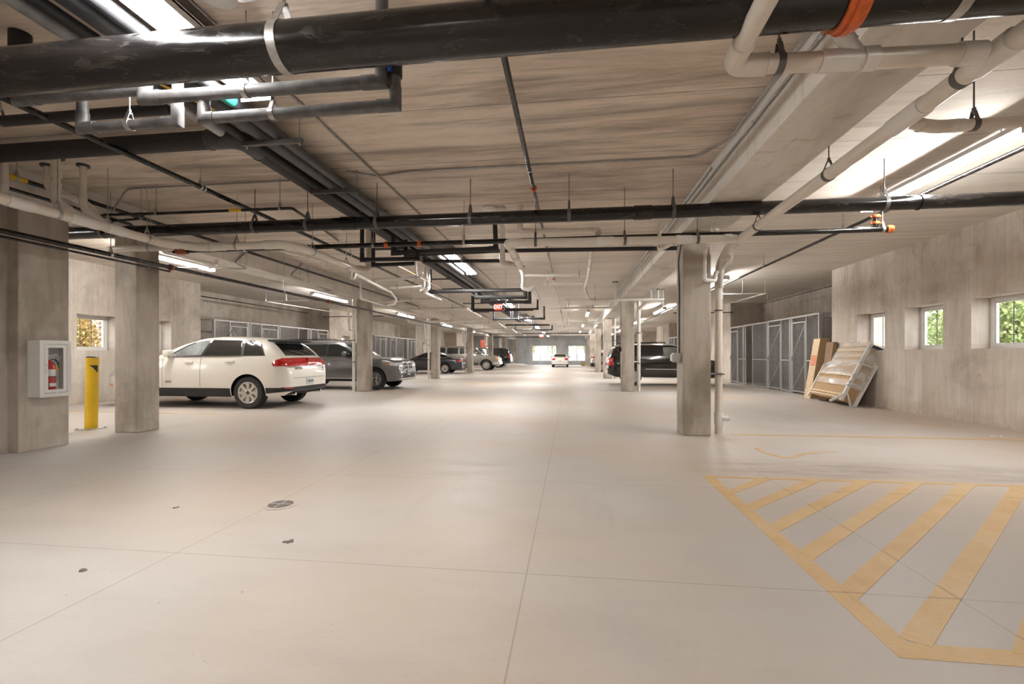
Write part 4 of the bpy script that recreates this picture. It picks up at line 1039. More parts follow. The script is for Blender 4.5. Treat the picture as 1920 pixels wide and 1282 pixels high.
def make_wheel(parent, r, w, sp, style='split'):
    """one wheel at the origin of its own frame, facing +y"""
    t = MB(); rr = r * .665
    t.lathe([(rr, -w * .46), (rr + .02, -w * .5), (r * .93, -w * .5), (r * .985, -w * .4), (r, -w * .2), (r, w * .2), (r * .985, w * .4), (r * .93, w * .5), (rr + .02, w * .5), (rr, w * .46), (rr - .02, w * .3), (rr - .02, -w * .46)], 44, 'y')
    wh = t.build('wheel', 'tyre', parent)
    m = MB(); m.lathe([(rr - .035, w * .30), (rr - .03, w * .46), (rr, w * .49), (rr + .004, w * .45), (rr, w * .28)], 44, 'y')
    for k in range(sp):
        a = 2 * PI * k / sp + PI / 2
        offs = (-.09, .09) if style == 'split' else (0,)
        for o in offs:
            p0 = (math.cos(a + o * .6) * .05, w * .40, math.sin(a + o * .6) * .05); p1 = (math.cos(a + o) * (rr - .01), w * .44, math.sin(a + o) * (rr - .01))
            m.bar(p0, p1, .030 if style == 'split' else rr * .26, .03, up=(0, 1, 0))
    m.lathe([(.0, w * .30), (.075, w * .30), (.075, w * .45), (.06, w * .49), (.0, w * .49)], 24, 'y')
    m.build('rim', 'rim', wh)
    MB().lathe([(0, w * .05), (rr - .02, w * .05), (rr - .02, w * .12), (0, w * .12)], 32, 'y').build('brake_disc', 'dark', wh)
    MB().lathe([(0, w * .49), (.045, w * .49), (.04, w * .52), (0, w * .525)], 20, 'y').build('hub_cap', 'dark', wh)
    return wh

def car(name, label, loc, rz, cs, paint, hood, side_glass, wheel_w=.24, spokes=7, style='split', windshield=None, rear_glass=None,
        trim=None, extra=None, cat='car', group='parked cars', doors=(), handles=(), mirror=None, cladding=(), track=None):
    root = empty(name, loc, rz, label=label, cat=cat, group=group)
    patch.cx = cs.L / 2
    cs.hood = hood
    cs.body().build('body', [paint, 'black'], root, smooth=38)
    for sg in (-1, 1):
        sd = lambda x, z, sg=sg: cs.side(x, z, sg)
        if trim:
            mb = MB(); patch(mb, trim, sd, 30, 4, .003); mb.build('window_surround', 'black', root)
        for poly, mat in side_glass:
            mb = MB(); patch(mb, poly, sd, 18, 5, .007, .02); mb.build('side_window', mat, root)
        for x, z0, z1 in doors:
            mb = MB(); patch(mb, [(x - .004, z0), (x + .004, z0), (x + .004, z1), (x - .004, z1)], sd, 1, 12, .0015, .01); mb.build('door_gap', 'black', root)
        for x, z in handles:
            mb = MB(); patch(mb, [(x - .11, z - .015), (x + .11, z - .012), (x + .10, z + .016), (x - .10, z + .018)], sd, 8, 3, .035, .01); mb.build('door_handle', paint if not isinstance(x, str) else 'chrome', root)
        for poly in cladding:
            mb = MB(); patch(mb, poly, sd, 26, 3, .012, .02); mb.build('lower_cladding', 'black', root)
        if mirror:
            x, z, sz = mirror; y = cs.hw(x, z)
            mb = MB(); mb.box((x - .06, sg * (y - .02), z - .01), (x + .03, sg * (y + .06), z + .03), .01)
            mb.box((x - .07, sg * (y + .04), z - .02), (x + .07, sg * (y + .04 + sz), z + .15), .035)
            mb.build('wing_mirror', paint, root)
    if windshield:
        mb = MB(); patch(mb, windshield, lambda x, y: cs.topz(x, y), 14, 10, .006); mb.build('windscreen', 'carglass', root)
    if rear_glass:
        mb = MB(); patch(mb, rear_glass, lambda y, z: cs.end(y, z, -1), 20, 8, .006); mb.build('rear_window', 'carglass', root)
    tr = track or cs.W / 2 - wheel_w / 2 - .025
    w0 = make_wheel(root, cs.rw, wheel_w, spokes, style)
    for i, (x, sg) in enumerate(((cs.ra, 1), (cs.ra, -1), (cs.rf, 1), (cs.rf, -1))):
        w = w0 if i == 0 else copy_tree(w0, root)
        w.location = (x, sg * tr, cs.rw); w.rotation_euler = (0, 0.3 * i, 0 if sg > 0 else PI)
    if extra: extra(root, cs)
    return root

def endp(root, cs, name, mat, poly, e, eps=.006, nu=14, nv=6, mirror=True, back=.02):
    for m in ((1, -1) if mirror else (1,)):
        mb = MB(); patch(mb, [(p[0] * m, p[1]) for p in poly], lambda y, z: cs.end(y, z, e), nu, nv, eps, back); mb.build(name, mat, root)
def sidep(root, cs, name, mat, poly, eps=.006, nu=12, nv=5, sides=(1, -1)):
    for m in sides:
        mb = MB(); patch(mb, poly, lambda x, z: cs.side(x, z, m), nu, nv, eps); mb.build(name, mat, root)

def plate_marks(pl, x, z):
    m = MB()
    for i in range(6):
        y = -.11 + i * .044
        m.box((x - .001, y - .013, z - .035 + (i % 2) * .01), (x + .001, y + .013, z + .035 - (i % 3) * .008))
    m.build('plate_characters', 'dark', pl, smooth=0)

BS_SUV = [(.2, .86), (.32, .95), (.5, .985), (.75, 1.0), (1.0, .985), (1.15, .955), (1.25, .92), (1.45, .84), (1.65, .74), (1.8, .68), (2.0, .62)]
BS_CAR = [(.15, .86), (.28, .95), (.45, .985), (.65, 1.0), (.85, .98), (.96, .94), (1.1, .86), (1.25, .77), (1.4, .68), (1.5, .62)]
BS_BOX = [(.2, .88), (.35, .96), (.6, .99), (.9, 1.0), (1.15, .985), (1.3, .95), (1.6, .88), (1.9, .80), (2.0, .76)]

P_WHITE = plain('pearl_white_paint', (0.78, 0.745, 0.67), 0.22, var=0.01, coat=0.9)
P_GREY = plain('graphite_metallic_paint', (0.17, 0.168, 0.17), 0.25, metal=0.55, var=0.02, coat=0.9)
P_NAVY = plain('dark_blue_grey_paint', (0.035, 0.037, 0.047), 0.22, metal=0.3, var=0.02, coat=0.9)
P_BEIGE = plain('pewter_metallic_paint', (0.36, 0.33, 0.29), 0.27, metal=0.4, var=0.02, coat=0.9)
P_BLACK = plain('black_gloss_paint', (0.008, 0.007, 0.0075), 0.14, var=0.0, coat=1.0)
P_OFFWHITE = plain('aged_white_paint', (0.74, 0.70, 0.64), 0.3, var=0.02, coat=0.6)

# --- white estate SUV, nose to the left wall
cs = CarShape(4.74, 1.93, [(0, .58), (.015, .78), (.05, 1.0), (.10, 1.15), (.17, 1.22), (.45, 1.50), (.60, 1.60), (.85, 1.655), (1.4, 1.70), (2.0, 1.71), (2.35, 1.685), (2.75, 1.57), (3.2, 1.36), (3.6, 1.16), (3.75, 1.10), (4.2, 1.03), (4.5, .93), (4.68, .76), (4.74, .5)],
              BS_SUV, .97, 3.80, .376, .28, crown=(.10, .12), endr=.5, enda=.26, clear=.055, bottom=[(0, .40), (.12, .31), (.5, .30), (4.2, .27), (4.74, .3)])
def ex(root, cs):
    endp(root, cs, 'tail_lamp', 'redlamp', [(.55, .985), (.86, .985), (.86, 1.165), (.55, 1.17)], -1, .012)
    sidep(root, cs, 'tail_lamp', 'redlamp', [(.05, .985), (.33, .985), (.37, 1.05), (.29, 1.13), (.14, 1.175), (.05, 1.175)], .012)
    endp(root, cs, 'lamp_bar', 'redlamp', [(-.54, .995), (.54, .995), (.54, 1.165), (-.54, 1.165)], -1, .010, mirror=False)
    endp(root, cs, 'chrome_strip', 'chrome', [(-.85, .955), (.85, .955), (.85, .985), (-.85, .985)], -1, .014, mirror=False, nu=24, nv=2)
    endp(root, cs, 'lower_cladding', 'black', [(-.90, .405), (.90, .405), (.90, .50), (-.90, .50)], -1, .014, mirror=False, nu=24)
    endp(root, cs, 'bumper_reflector', 'redlamp', [(.70, .47), (.86, .47), (.86, .495), (.70, .495)], -1, .02)
    endp(root, cs, 'tailgate_gap', 'black', [(-.66, .70), (.66, .70), (.66, .708), (-.66, .708)], -1, .002, mirror=False, nu=20, nv=1)
    p = cs.end(0, .60, -1)
    pl = MB().box((p.x - .02, -.155, .53), (p.x + .01, .155, .685), .006).build('licence_plate', 'plate', root)
    for y in (-.55, .55): MB().tube([(p.x + .28, y, .33), (p.x + .02, y, .33)], .035, 16).build('exhaust_tip', 'chrome', root)
    sp = MB()
    for i in range(11):
        y0, y1 = -.60 + i * .11, -.60 + (i + 1) * .11
        d = abs((y0 + y1) / 2) ** 2 * .12
        sp.box((.30 + d, y0, 1.575 - d * .25), (.66 + d, y1 + .001, 1.62 - d * .25), .0)
    sp.build('roof_spoiler', 'black', root, smooth=50)
    MB().tube([(.60, .0, 1.62), (.40, .0, 1.63)], .012, 8).build('wiper', 'black', root)
    MB().tube([(2.28, .0, 1.68), (2.08, .0, 1.88)], .006, 6).build('antenna', 'black', root)
    sidep(root, cs, 'fuel_flap', P_WHITE, [(.64, 1.03), (.69, .97), (.78, .96), (.84, 1.03), (.82, 1.10), (.74, 1.13), (.66, 1.10)], .003, sides=(-1,))
    for s2 in (-1, 1):
        mb = MB(); patch(mb, [(1.15, 1.205), (3.0, 1.185), (3.0, 1.2), (1.15, 1.222)], lambda x, z: cs.side(x, z, s2), 26, 2, .012); mb.build('beltline_trim', 'chrome', root)
    sidep(root, cs, 'headlamp', 'clearlamp', [(4.25, .80), (4.6, .72), (4.66, .80), (4.3, .93)], .01)
    sidep(root, cs, 'bumper_reflector', 'amber', [(4.5, .50), (4.62, .50), (4.62, .55), (4.5, .55)], .01)
    q = cs.side(2.98, .62, 1)
    text_on(root, 'MKX', .075, 'chrome', frame_m(q + Vector((0, .006, 0)), (-1, 0, 0), (0, 0, 1)))
    q = cs.end(-.05, .93, -1); text_on(root, 'LINCOLN', .075, 'chrome', frame_m(cs.end(.42, .925, -1) + Vector((-.008, 0, 0)), (0, -1, 0), (0, 0, 1)))
    text_on(root, 'MKX', .06, 'chrome', frame_m(cs.end(-.66, .92, -1) + Vector((-.012, 0, 0)), (0.25, -1, 0), (0, 0, 1)))
    text_on(root, 'AWD', .04, 'chrome', frame_m(cs.end(-.66, .865, -1) + Vector((-.012, 0, 0)), (0.25, -1, 0), (0, 0, 1)))
    plate_marks(pl, p.x - .022, .61)
car('estate_car', 'cream white SUV with black roof spoiler and full-width red tail lamps before the left wall', (-6.42, 10.79, 0), PI, cs, P_WHITE, 1.13,
    [([(.60, 1.245), (1.10, 1.245), (1.16, 1.585), (.93, 1.58), (.78, 1.52)], 'carglass'),
     ([(1.18, 1.245), (2.13, 1.24), (1.99, 1.60), (1.24, 1.59)], 'carglass'),
     ([(2.20, 1.235), (2.98, 1.205), (2.86, 1.30), (2.6, 1.45), (2.35, 1.56), (2.06, 1.595)], 'carglass2')],
    trim=[(.56, 1.225), (3.06, 1.185), (2.95, 1.29), (2.62, 1.475), (2.35, 1.59), (2.0, 1.625), (1.2, 1.615), (.90, 1.60), (.74, 1.54)],
    windshield=[(2.45, -.60), (3.45, -.72), (3.45, .72), (2.45, .60)], rear_glass=[(-.66, 1.23), (.66, 1.23), (.60, 1.52), (-.60, 1.52)],
    extra=ex, spokes=8, style='single', doors=[(2.17, .50, 1.22), (3.15, .5, 1.15)], handles=[(1.42, 1.09), (2.46, 1.08)], mirror=(2.92, 1.22, .19),
    cladding=[[(1.42, .275), (3.34, .275), (3.34, .475), (1.42, .475)], [(.02, .41), (.52, .36), (.52, .49), (.02, .49)]])

# --- graphite SUV, nose to the aisle
cs = CarShape(5.1, 1.93, [(0, .6), (.03, .95), (.12, 1.2), (.38, 1.60), (.60, 1.72), (1.4, 1.80), (2.5, 1.80), (2.95, 1.72), (3.4, 1.46), (3.75, 1.23), (3.95, 1.18), (4.5, 1.15), (4.85, 1.09), (5.0, 1.02), (5.04, .90), (5.07, .72), (5.1, .6), (5.1, .45)],
              BS_SUV, 1.13, 4.17, .385, .30, crown=(.065, .14), endr=.36, enda=.17, clear=.06, bottom=[(0, .36), (.4, .30), (4.7, .30), (5.1, .33)])
def ex(root, cs):
    endp(root, cs, 'headlamp', 'clearlamp', [(.46, .80), (.80, .83), (.88, .86), (.88, .96), (.66, .965), (.46, .955)], 1, .012)
    sidep(root, cs, 'headlamp', 'clearlamp', [(4.72, .88), (5.02, .84), (5.02, .965), (4.74, .97)], .012)
    sidep(root, cs, 'indicator', 'amber', [(4.62, .90), (4.715, .885), (4.715, .97), (4.64, .97)], .013)
    endp(root, cs, 'grille', 'black', [(-.42, .72), (.42, .72), (.45, .96), (-.45, .96)], 1, .006, mirror=False, nu=20)
    for poly in ([(-.44, .705), (.44, .705), (.44, .735), (-.44, .735)], [(-.46, .945), (.46, .945), (.46, .975), (-.46, .975)], [(-.44, .83), (.44, .83), (.44, .86), (-.44, .86)],
                 [(-.045, .72), (.045, .72), (.045, .96), (-.045, .96)], [(-.47, .72), (-.43, .72), (-.44, .96), (-.48, .96)], [(.43, .72), (.47, .72), (.48, .96), (.44, .96)]):
        endp(root, cs, 'grille_bar', P_GREY, poly, 1, .022, mirror=False, nu=10, nv=2)
    endp(root, cs, 'air_intake', 'black', [(-.60, .40), (.60, .40), (.70, .57), (-.70, .57)], 1, .008, mirror=False, nu=20)
    endp(root, cs, 'fog_lamp', 'clearlamp', [(.66, .45), (.74, .45), (.74, .53), (.66, .53)], 1, .014)
    endp(root, cs, 'bumper_trim', 'chrome', [(-.85, .375), (.85, .375), (.85, .40), (-.85, .40)], 1, .014, mirror=False, nu=24, nv=2)
    endp(root, cs, 'bumper_crease', 'black', [(-.62, .645), (.62, .645), (.62, .655), (-.62, .655)], 1, .004, mirror=False, nu=24, nv=1)
    p = cs.end(0, .6, 1); pl = MB().box((p.x - .01, -.155, .51), (p.x + .02, .155, .67), .006).build('licence_plate', 'plate', root)
    MB().box((p.x - .02, -.19, .49), (p.x + .008, .19, .69), .006).build('plate_holder', 'black', root)
    plate_marks(pl, p.x + .021, .59)
    for s2 in (-1, 1):
        MB().tube([(.7, s2 * .66, 1.76), (.8, s2 * .66, 1.81), (2.5, s2 * .66, 1.82), (2.65, s2 * .65, 1.78)], .017, 10).build('roof_rail', 'black', root)
    sidep(root, cs, 'sill_trim', 'chrome', [(1.6, .40), (3.7, .40), (3.7, .42), (1.6, .42)], .016, 26, 1)
    sidep(root, cs, 'tail_lamp', 'redlamp', [(.05, .98), (.3, .98), (.3, 1.12), (.05, 1.12)], .01)
car('sports_utility_car', 'graphite grey SUV parked nose towards the aisle behind the second left column', (-11.1, 16.72, 0), 0, cs, P_GREY, 1.2,
    [([(.55, 1.22), (1.15, 1.22), (1.15, 1.60), (.78, 1.58)], 'carglass'), ([(1.2, 1.22), (2.28, 1.22), (2.28, 1.62), (1.2, 1.61)], 'carglass'),
     ([(2.34, 1.22), (3.45, 1.19), (3.3, 1.30), (2.98, 1.50), (2.7, 1.61), (2.34, 1.62)], 'carglass')],
    trim=[(.5, 1.20), (3.55, 1.17), (3.32, 1.33), (3.0, 1.535), (2.7, 1.645), (.74, 1.62)],
    windshield=[(3.0, -.66), (3.7, -.76), (3.7, .76), (3.0, .66)], rear_glass=[(-.65, 1.22), (.65, 1.22), (.58, 1.58), (-.58, 1.58)],
    extra=ex, spokes=5, doors=[(2.31, .42, 1.18), (3.42, .42, 1.15), (1.3, .75, 1.18)], handles=[(1.6, 1.06), (2.62, 1.05)], mirror=(3.12, 1.22, .24),
    cladding=[[(1.6, .31), (3.7, .31), (3.7, .39), (1.6, .39)]])

# --- dark blue-grey saloon
cs = CarShape(4.86, 1.855, [(0, .6), (.03, .9), (.10, .99), (.35, 1.03), (.62, 1.09), (1.1, 1.29), (1.5, 1.41), (2.1, 1.46), (2.6, 1.43), (3.1, 1.24), (3.5, 1.03), (3.7, .96), (4.2, .88), (4.6, .77), (4.8, .62), (4.86, .45)],
              BS_CAR, 1.14, 3.88, .345, .22, crown=(.08, .12), endr=.55, enda=.26, bottom=[(0, .34), (.4, .24), (4.4, .20), (4.86, .24)])
def ex(root, cs):
    endp(root, cs, 'tail_lamp', 'redlamp', [(.52, .78), (.88, .78), (.88, .92), (.55, .90)], -1, .012)
    sidep(root, cs, 'tail_lamp', 'redlamp', [(.04, .78), (.30, .80), (.36, .88), (.05, .93)], .012)
    sidep(root, cs, 'headlamp', 'clearlamp', [(4.3, .64), (4.7, .56), (4.74, .64), (4.3, .76)], .01)
    p = cs.end(0, .6, -1); MB().box((p.x - .015, -.155, .62), (p.x + .01, .155, .76), .006).build('licence_plate', 'plate', root)
    for y in (-.5, .5): MB().tube([(.3, y, .27), (.06, y, .27)], .035, 14).build('exhaust_tip', 'chrome', root)
    for s2 in (-1, 1):
        mb = MB(); patch(mb, [(.95, 1.055), (3.3, .985), (3.3, .997), (.95, 1.07)], lambda x, z: cs.side(x, z, s2), 26, 2, .012); mb.build('beltline_trim', 'chrome', root)
car('saloon_car', 'dark blue-grey saloon with silver split-spoke wheels parked nose to the left wall', (-7.2, 31.1, 0), PI, cs, P_NAVY, 1.06,
    [([(.92, 1.09), (1.28, 1.085), (1.30, 1.29)], 'carglass'), ([(1.33, 1.085), (2.2, 1.06), (2.16, 1.36), (1.6, 1.34), (1.33, 1.27)], 'carglass'),
     ([(2.26, 1.055), (3.28, 1.01), (2.95, 1.2), (2.6, 1.33), (2.22, 1.36)], 'carglass')],
    trim=[(.88, 1.07), (3.36, .995), (2.97, 1.225), (2.6, 1.355), (2.2, 1.385), (1.6, 1.365), (1.2, 1.26)],
    windshield=[(2.65, -.55), (3.45, -.70), (3.45, .70), (2.65, .55)], rear_glass=[(-.60, 1.12), (.60, 1.12), (.52, 1.34), (-.52, 1.34)],
    extra=ex, spokes=5, doors=[(2.23, .30, 1.05), (3.3, .3, 1.0), (1.35, .75, 1.05)], handles=[(1.62, .93), (2.62, .90)], mirror=(3.02, 1.04, .18))

# --- tall pewter SUV
TALL = [(0, .6), (.03, 1.1), (.10, 1.35), (.28, 1.84), (.45, 1.93), (1.2, 1.98), (3.2, 1.98), (3.55, 1.92), (4.1, 1.42), (4.25, 1.31), (4.5, 1.27), (5.3, 1.22), (5.62, 1.12), (5.70, .95), (5.73, .7), (5.76, .5)]
def ex_tall(root, cs):
    endp(root, cs, 'headlamp', 'clearlamp', [(.56, .86), (.9, .86), (.9, 1.05), (.56, 1.05)], 1, .012)
    sidep(root, cs, 'indicator', 'amber', [(5.50, .86), (5.66, .86), (5.66, 1.05), (5.54, 1.05)], .012)
    endp(root, cs, 'grille', 'chrome', [(-.52, .80), (.52, .80), (.52, 1.08), (-.52, 1.08)], 1, .02, mirror=False)
    endp(root, cs, 'front_bumper', 'chrome', [(-.95, .50), (.95, .50), (.95, .70), (-.95, .70)], 1, .06, mirror=False, nu=24)
    sidep(root, cs, 'front_bumper', 'chrome', [(5.35, .52), (5.75, .52), (5.75, .70), (5.35, .70)], .03)
    endp(root, cs, 'tail_lamp', 'redlamp', [(.75, .95), (.95, .95), (.92, 1.35), (.75, 1.35)], -1, .012)
    sidep(root, cs, 'tail_lamp', 'redlamp', [(.02, .95), (.18, .95), (.22, 1.35), (.10, 1.35)], .012)
    sidep(root, cs, 'lower_band', 'dark', [(1.75, .42), (4.1, .42), (4.1, .62), (1.75, .62)], .014, 26, 2)
def tall(name, label, loc, rz, paint):
    cs = CarShape(5.76, 2.03, TALL, BS_BOX, 1.25, 4.74, .41, .42, crown=(.08, .12), endr=.35, enda=.14, clear=.09, bottom=[(0, .5), (.4, .42), (5.4, .42), (5.76, .46)])
    gl = lambda a, b, c=0: [(a, 1.33), (b, 1.33), (b - c, 1.80), (a, 1.80)]
    car(name, label, loc, rz, cs, paint, 1.3,
        [(gl(.42, 1.35), 'carglass'), (gl(1.5, 2.42), 'carglass'), (gl(2.56, 3.35), 'carglass'), (gl(3.45, 4.12, .42), 'carglass')],
        windshield=[(3.68, -.72), (4.12, -.80), (4.12, .80), (3.68, .72)], rear_glass=[(-.72, 1.3), (.72, 1.3), (.68, 1.78), (-.68, 1.78)],
        extra=ex_tall, spokes=8, style='single', doors=[(2.48, .5, 1.85), (3.4, .5, 1.85), (1.43, .9, 1.85), (4.25, .6, 1.25)], handles=[(2.7, 1.18), (3.6, 1.18)], mirror=(3.95, 1.33, .28))
tall('sports_utility_car', 'tall pewter SUV with roof higher than the saloon before it, nose to the aisle', (-11.45, 37.6, 0), 0, P_BEIGE)
tall('sports_utility_car', 'black SUV with red tail lamp towards the aisle, furthest of the left row', (-5.75, 45.3, 0), PI, P_BLACK)

# --- black boxy SUV behind the right columns, tail to the aisle
cs = CarShape(4.52, 1.90, [(0, .52), (.03, .68), (.06, 1.05), (.12, 1.25), (.24, 1.55), (.36, 1.66), (.9, 1.715), (2.5, 1.72), (2.85, 1.66), (3.3, 1.32), (3.45, 1.18), (3.6, 1.12), (4.15, 1.08), (4.4, .98), (4.48, .8), (4.52, .5)],
              BS_SUV, 1.0, 3.62, .37, .33, crown=(.08, .12), endr=.35, enda=.17, clear=.06, bottom=[(0, .48), (.35, .34), (4.1, .32), (4.52, .38)])
def ex(root, cs):
    endp(root, cs, 'tail_lamp', 'redlamp', [(.68, .80), (.90, .80), (.88, 1.12), (.68, 1.12)], -1, .015)
    sidep(root, cs, 'tail_lamp', 'redlamp', [(.02, .80), (.21, .80), (.24, 1.12), (.07, 1.12)], .015)
    endp(root, cs, 'bumper_cover', 'chrome', [(-.80, .62), (.80, .62), (.80, .70), (-.80, .70)], -1, .05, mirror=False, nu=20)
    p = cs.end(0, .9, -1); MB().box((p.x - .015, -.155, .82), (p.x + .01, .155, .97), .006).build('licence_plate', 'plate', root)
    sidep(root, cs, 'side_moulding', 'chrome', [(1.5, .66), (3.3, .65), (3.3, .675), (1.5, .685)], .02, 26, 1)
    for s2 in (-1, 1):
        MB().tube([(.5, s2 * .64, 1.66), (.55, s2 * .64, 1.745), (2.2, s2 * .64, 1.76), (2.35, s2 * .64, 1.71)], .016, 10).build('roof_rail', 'black', root)
car('sports_utility_car', 'glossy black boxy SUV parked behind the second right column, tail to the aisle', (1.50, 20.25, 0), 0, cs, P_BLACK, 1.18,
    [([(.40, 1.20), (1.15, 1.20), (1.15, 1.55), (.55, 1.55)], 'carglass'), ([(1.22, 1.20), (2.15, 1.20), (2.15, 1.56), (1.22, 1.56)], 'carglass'),
     ([(2.22, 1.20), (3.2, 1.18), (2.95, 1.38), (2.7, 1.56), (2.22, 1.56)], 'carglass2')],
    windshield=[(2.9, -.62), (3.38, -.74), (3.38, .74), (2.9, .62)], rear_glass=[(-.68, 1.2), (.68, 1.2), (.62, 1.55), (-.62, 1.55)],
    extra=ex, spokes=5, doors=[(2.18, .42, 1.18), (3.2, .42, 1.15)], handles=[(1.45, 1.08), (2.45, 1.08)], mirror=(3.05, 1.18, .22))

# --- beige crossover beyond it
cs = CarShape(4.6, 1.85, [(0, .5), (.04, .7), (.08, 1.0), (.35, 1.38), (.6, 1.58), (1.2, 1.68), (2.2, 1.69), (2.7, 1.6), (3.3, 1.22), (3.5, 1.1), (4.2, 1.0), (4.5, .85), (4.6, .5)],
              BS_SUV, .93, 3.6, .36, .30, crown=(.08, .12), endr=.45, enda=.2, clear=.06, bottom=[(0, .46), (.35, .30), (4.2, .30), (4.6, .36)])
def ex(root, cs):
    endp(root, cs, 'tail_lamp', 'redlamp', [(.55, .98), (.88, 1.0), (.86, 1.12), (.55, 1.10)], -1, .012)
    sidep(root, cs, 'tail_lamp', 'redlamp', [(.05, 1.0), (.38, 1.03), (.30, 1.12), (.08, 1.12)], .012)
    endp(root, cs, 'lower_cladding', 'black', [(-.88, .46), (.88, .46), (.88, .66), (-.88, .66)], -1, .012, mirror=False, nu=24)
    endp(root, cs, 'bumper_reflector', 'redlamp', [(.66, .60), (.82, .60), (.82, .64), (.66, .64)], -1, .02)
car('crossover_car', 'beige crossover with black lower bumper peeking past the third right column', (1.48, 35.3, 0), 0, cs, P_BEIGE, 1.13,
    [([(.55, 1.15), (1.2, 1.15), (1.2, 1.5), (.85, 1.5)], 'carglass'), ([(1.25, 1.15), (2.1, 1.15), (2.1, 1.54), (1.25, 1.53)], 'carglass'), ([(2.15, 1.15), (3.1, 1.13), (2.7, 1.45), (2.15, 1.54)], 'carglass')],
    windshield=[(2.8, -.6), (3.35, -.7), (3.35, .7), (2.8, .6)], rear_glass=[(-.66, 1.15), (.66, 1.15), (.58, 1.5), (-.58, 1.5)],
    extra=ex, spokes=5, doors=[(2.12, .4, 1.15)], mirror=(3.0, 1.13, .2), cladding=[[(.02, .38), (.45, .36), (.45, .62), (.02, .66)], [(1.4, .31), (3.1, .31), (3.1, .45), (1.4, .45)]])

# --- small white saloon in the middle distance, seen from behind
cs = CarShape(4.45, 1.72, [(0, .55), (.03, .8), (.08, .93), (.5, .98), (.72, 1.04), (1.1, 1.25), (1.45, 1.36), (2.0, 1.39), (2.5, 1.34), (3.0, 1.08), (3.2, .97), (4.0, .85), (4.35, .7), (4.45, .45)],
              [(.15, .9), (.3, .97), (.5, 1.0), (.7, 1.0), (.86, .985), (.95, .95), (1.1, .86), (1.25, .77), (1.4, .68)], .95, 3.55, .31, .22, crown=(.07, .10), endr=.4, enda=.17, bottom=[(0, .30), (.4, .22), (4.4, .22)])
def ex(root, cs):
    endp(root, cs, 'tail_lamp', 'redlamp', [(.44, .72), (.80, .72), (.80, .90), (.48, .90)], -1, .014)
    endp(root, cs, 'rear_number_plate', 'plate', [(-.17, .56), (.17, .56), (.17, .70), (-.17, .70)], -1, .012, mirror=False)
    endp(root, cs, 'bumper_gap', 'black', [(-.75, .50), (.75, .50), (.75, .51), (-.75, .51)], -1, .004, mirror=False)
car('saloon_car', 'small white saloon seen from behind in the middle of the aisle before the far windows', (-1.07, 46.6, 0), PI / 2, cs, P_OFFWHITE, 1.0,
    [([(.85, 1.0), (1.9, .99), (1.86, 1.28), (1.45, 1.28), (1.1, 1.2)], 'carglass'), ([(1.95, .99), (2.9, .96), (2.4, 1.25), (1.92, 1.28)], 'carglass')],
    windshield=[(2.55, -.5), (3.1, -.64), (3.1, .64), (2.55, .5)], rear_glass=[(-.60, 1.04), (.60, 1.04), (.52, 1.31), (-.52, 1.31)],
    extra=ex, spokes=6, wheel_w=.2, mirror=(2.75, .96, .2))
# ------------------------------------------------------------------ wire lockers
def wire_panel(m, x, y0, y1, z0, z1, dy=.05, dz=.05, t=.0085):
    n = max(1, round((y1 - y0) / dy)); k = max(1, round((z1 - z0) / dz))
    for i in range(1, n): yy = y0 + (y1 - y0) * i / n; m.box((x - t / 2, yy - t / 2, z0), (x + t / 2, yy + t / 2, z1))
    for i in range(1, k): zz = z0 + (z1 - z0) * i / k; m.box((x - t / 2 + .003, y0, zz - t / 2), (x + t / 2 + .003, y1, zz + t / 2))

LH = 2.44
def locker(x, sg, y0, y1, dy0, dy1, label, group, opened=False):
    """partition front between y0 and y1 with its door between dy0 and dy1; sg points into the recess"""
    off = (x, y0, 0); e = empty('wire_locker', off, label=label, cat='wire locker', group=group)
    f = MB(); P = .045
    posts = sorted({y0, y1 - P, dy0 - P, dy1})
    for y in posts: f.box((x, y, 0), (x + sg * P, y + P, LH))
    f.box((x, y0, LH), (x + sg * P, y1, LH + .05))
    f.build('frame', 'locker', e, off, smooth=0)
    fill = [(a + P, b) for a, b in zip(posts, posts[1:]) if not (a + P >= dy0 - .01 and b <= dy1 + .01)]
    for a, b in fill:
        if b - a < .05: continue
        m = MB(); wire_panel(m, x + sg * .02, a, b, .06, LH); m.build('mesh_panel', 'wire', e, off, smooth=0)
        r = MB()
        for z in (.03, 1.05): r.box((x, a, z), (x + sg * .03, b, z + .035))
        r.build('rail', 'locker', e, off, smooth=0)
    if not opened:
        d = MB(); q = .035; a, b = dy0 + .01, dy1 - .01; xx = x - sg * .012
        d.box((xx, a, .06), (xx + sg * q, a + q, 2.30)).box((xx, b - q, .06), (xx + sg * q, b, 2.30))
        for z in (.06, 2.265): d.box((xx, a + q, z), (xx + sg * q, b - q, z + q))
        d.bar((xx + sg * .02, a + q, 2.2), (xx + sg * .02, b - q, 1.25), .02); d.bar((xx + sg * .02, a + q, 1.0), (xx + sg * .02, b - q, .12), .02)
        dr = d.build('door', 'locker', e, off, smooth=0)
        m = MB(); wire_panel(m, xx + sg * .018, a + q, b - q, .095, 2.265); m.build('door_mesh', 'wire', dr, smooth=0, off=off)
        MB().box((xx - sg * .03, b - .03, 1.05), (xx, b - .005, 1.2)).build('latch', 'galv', dr, off, smooth=0)
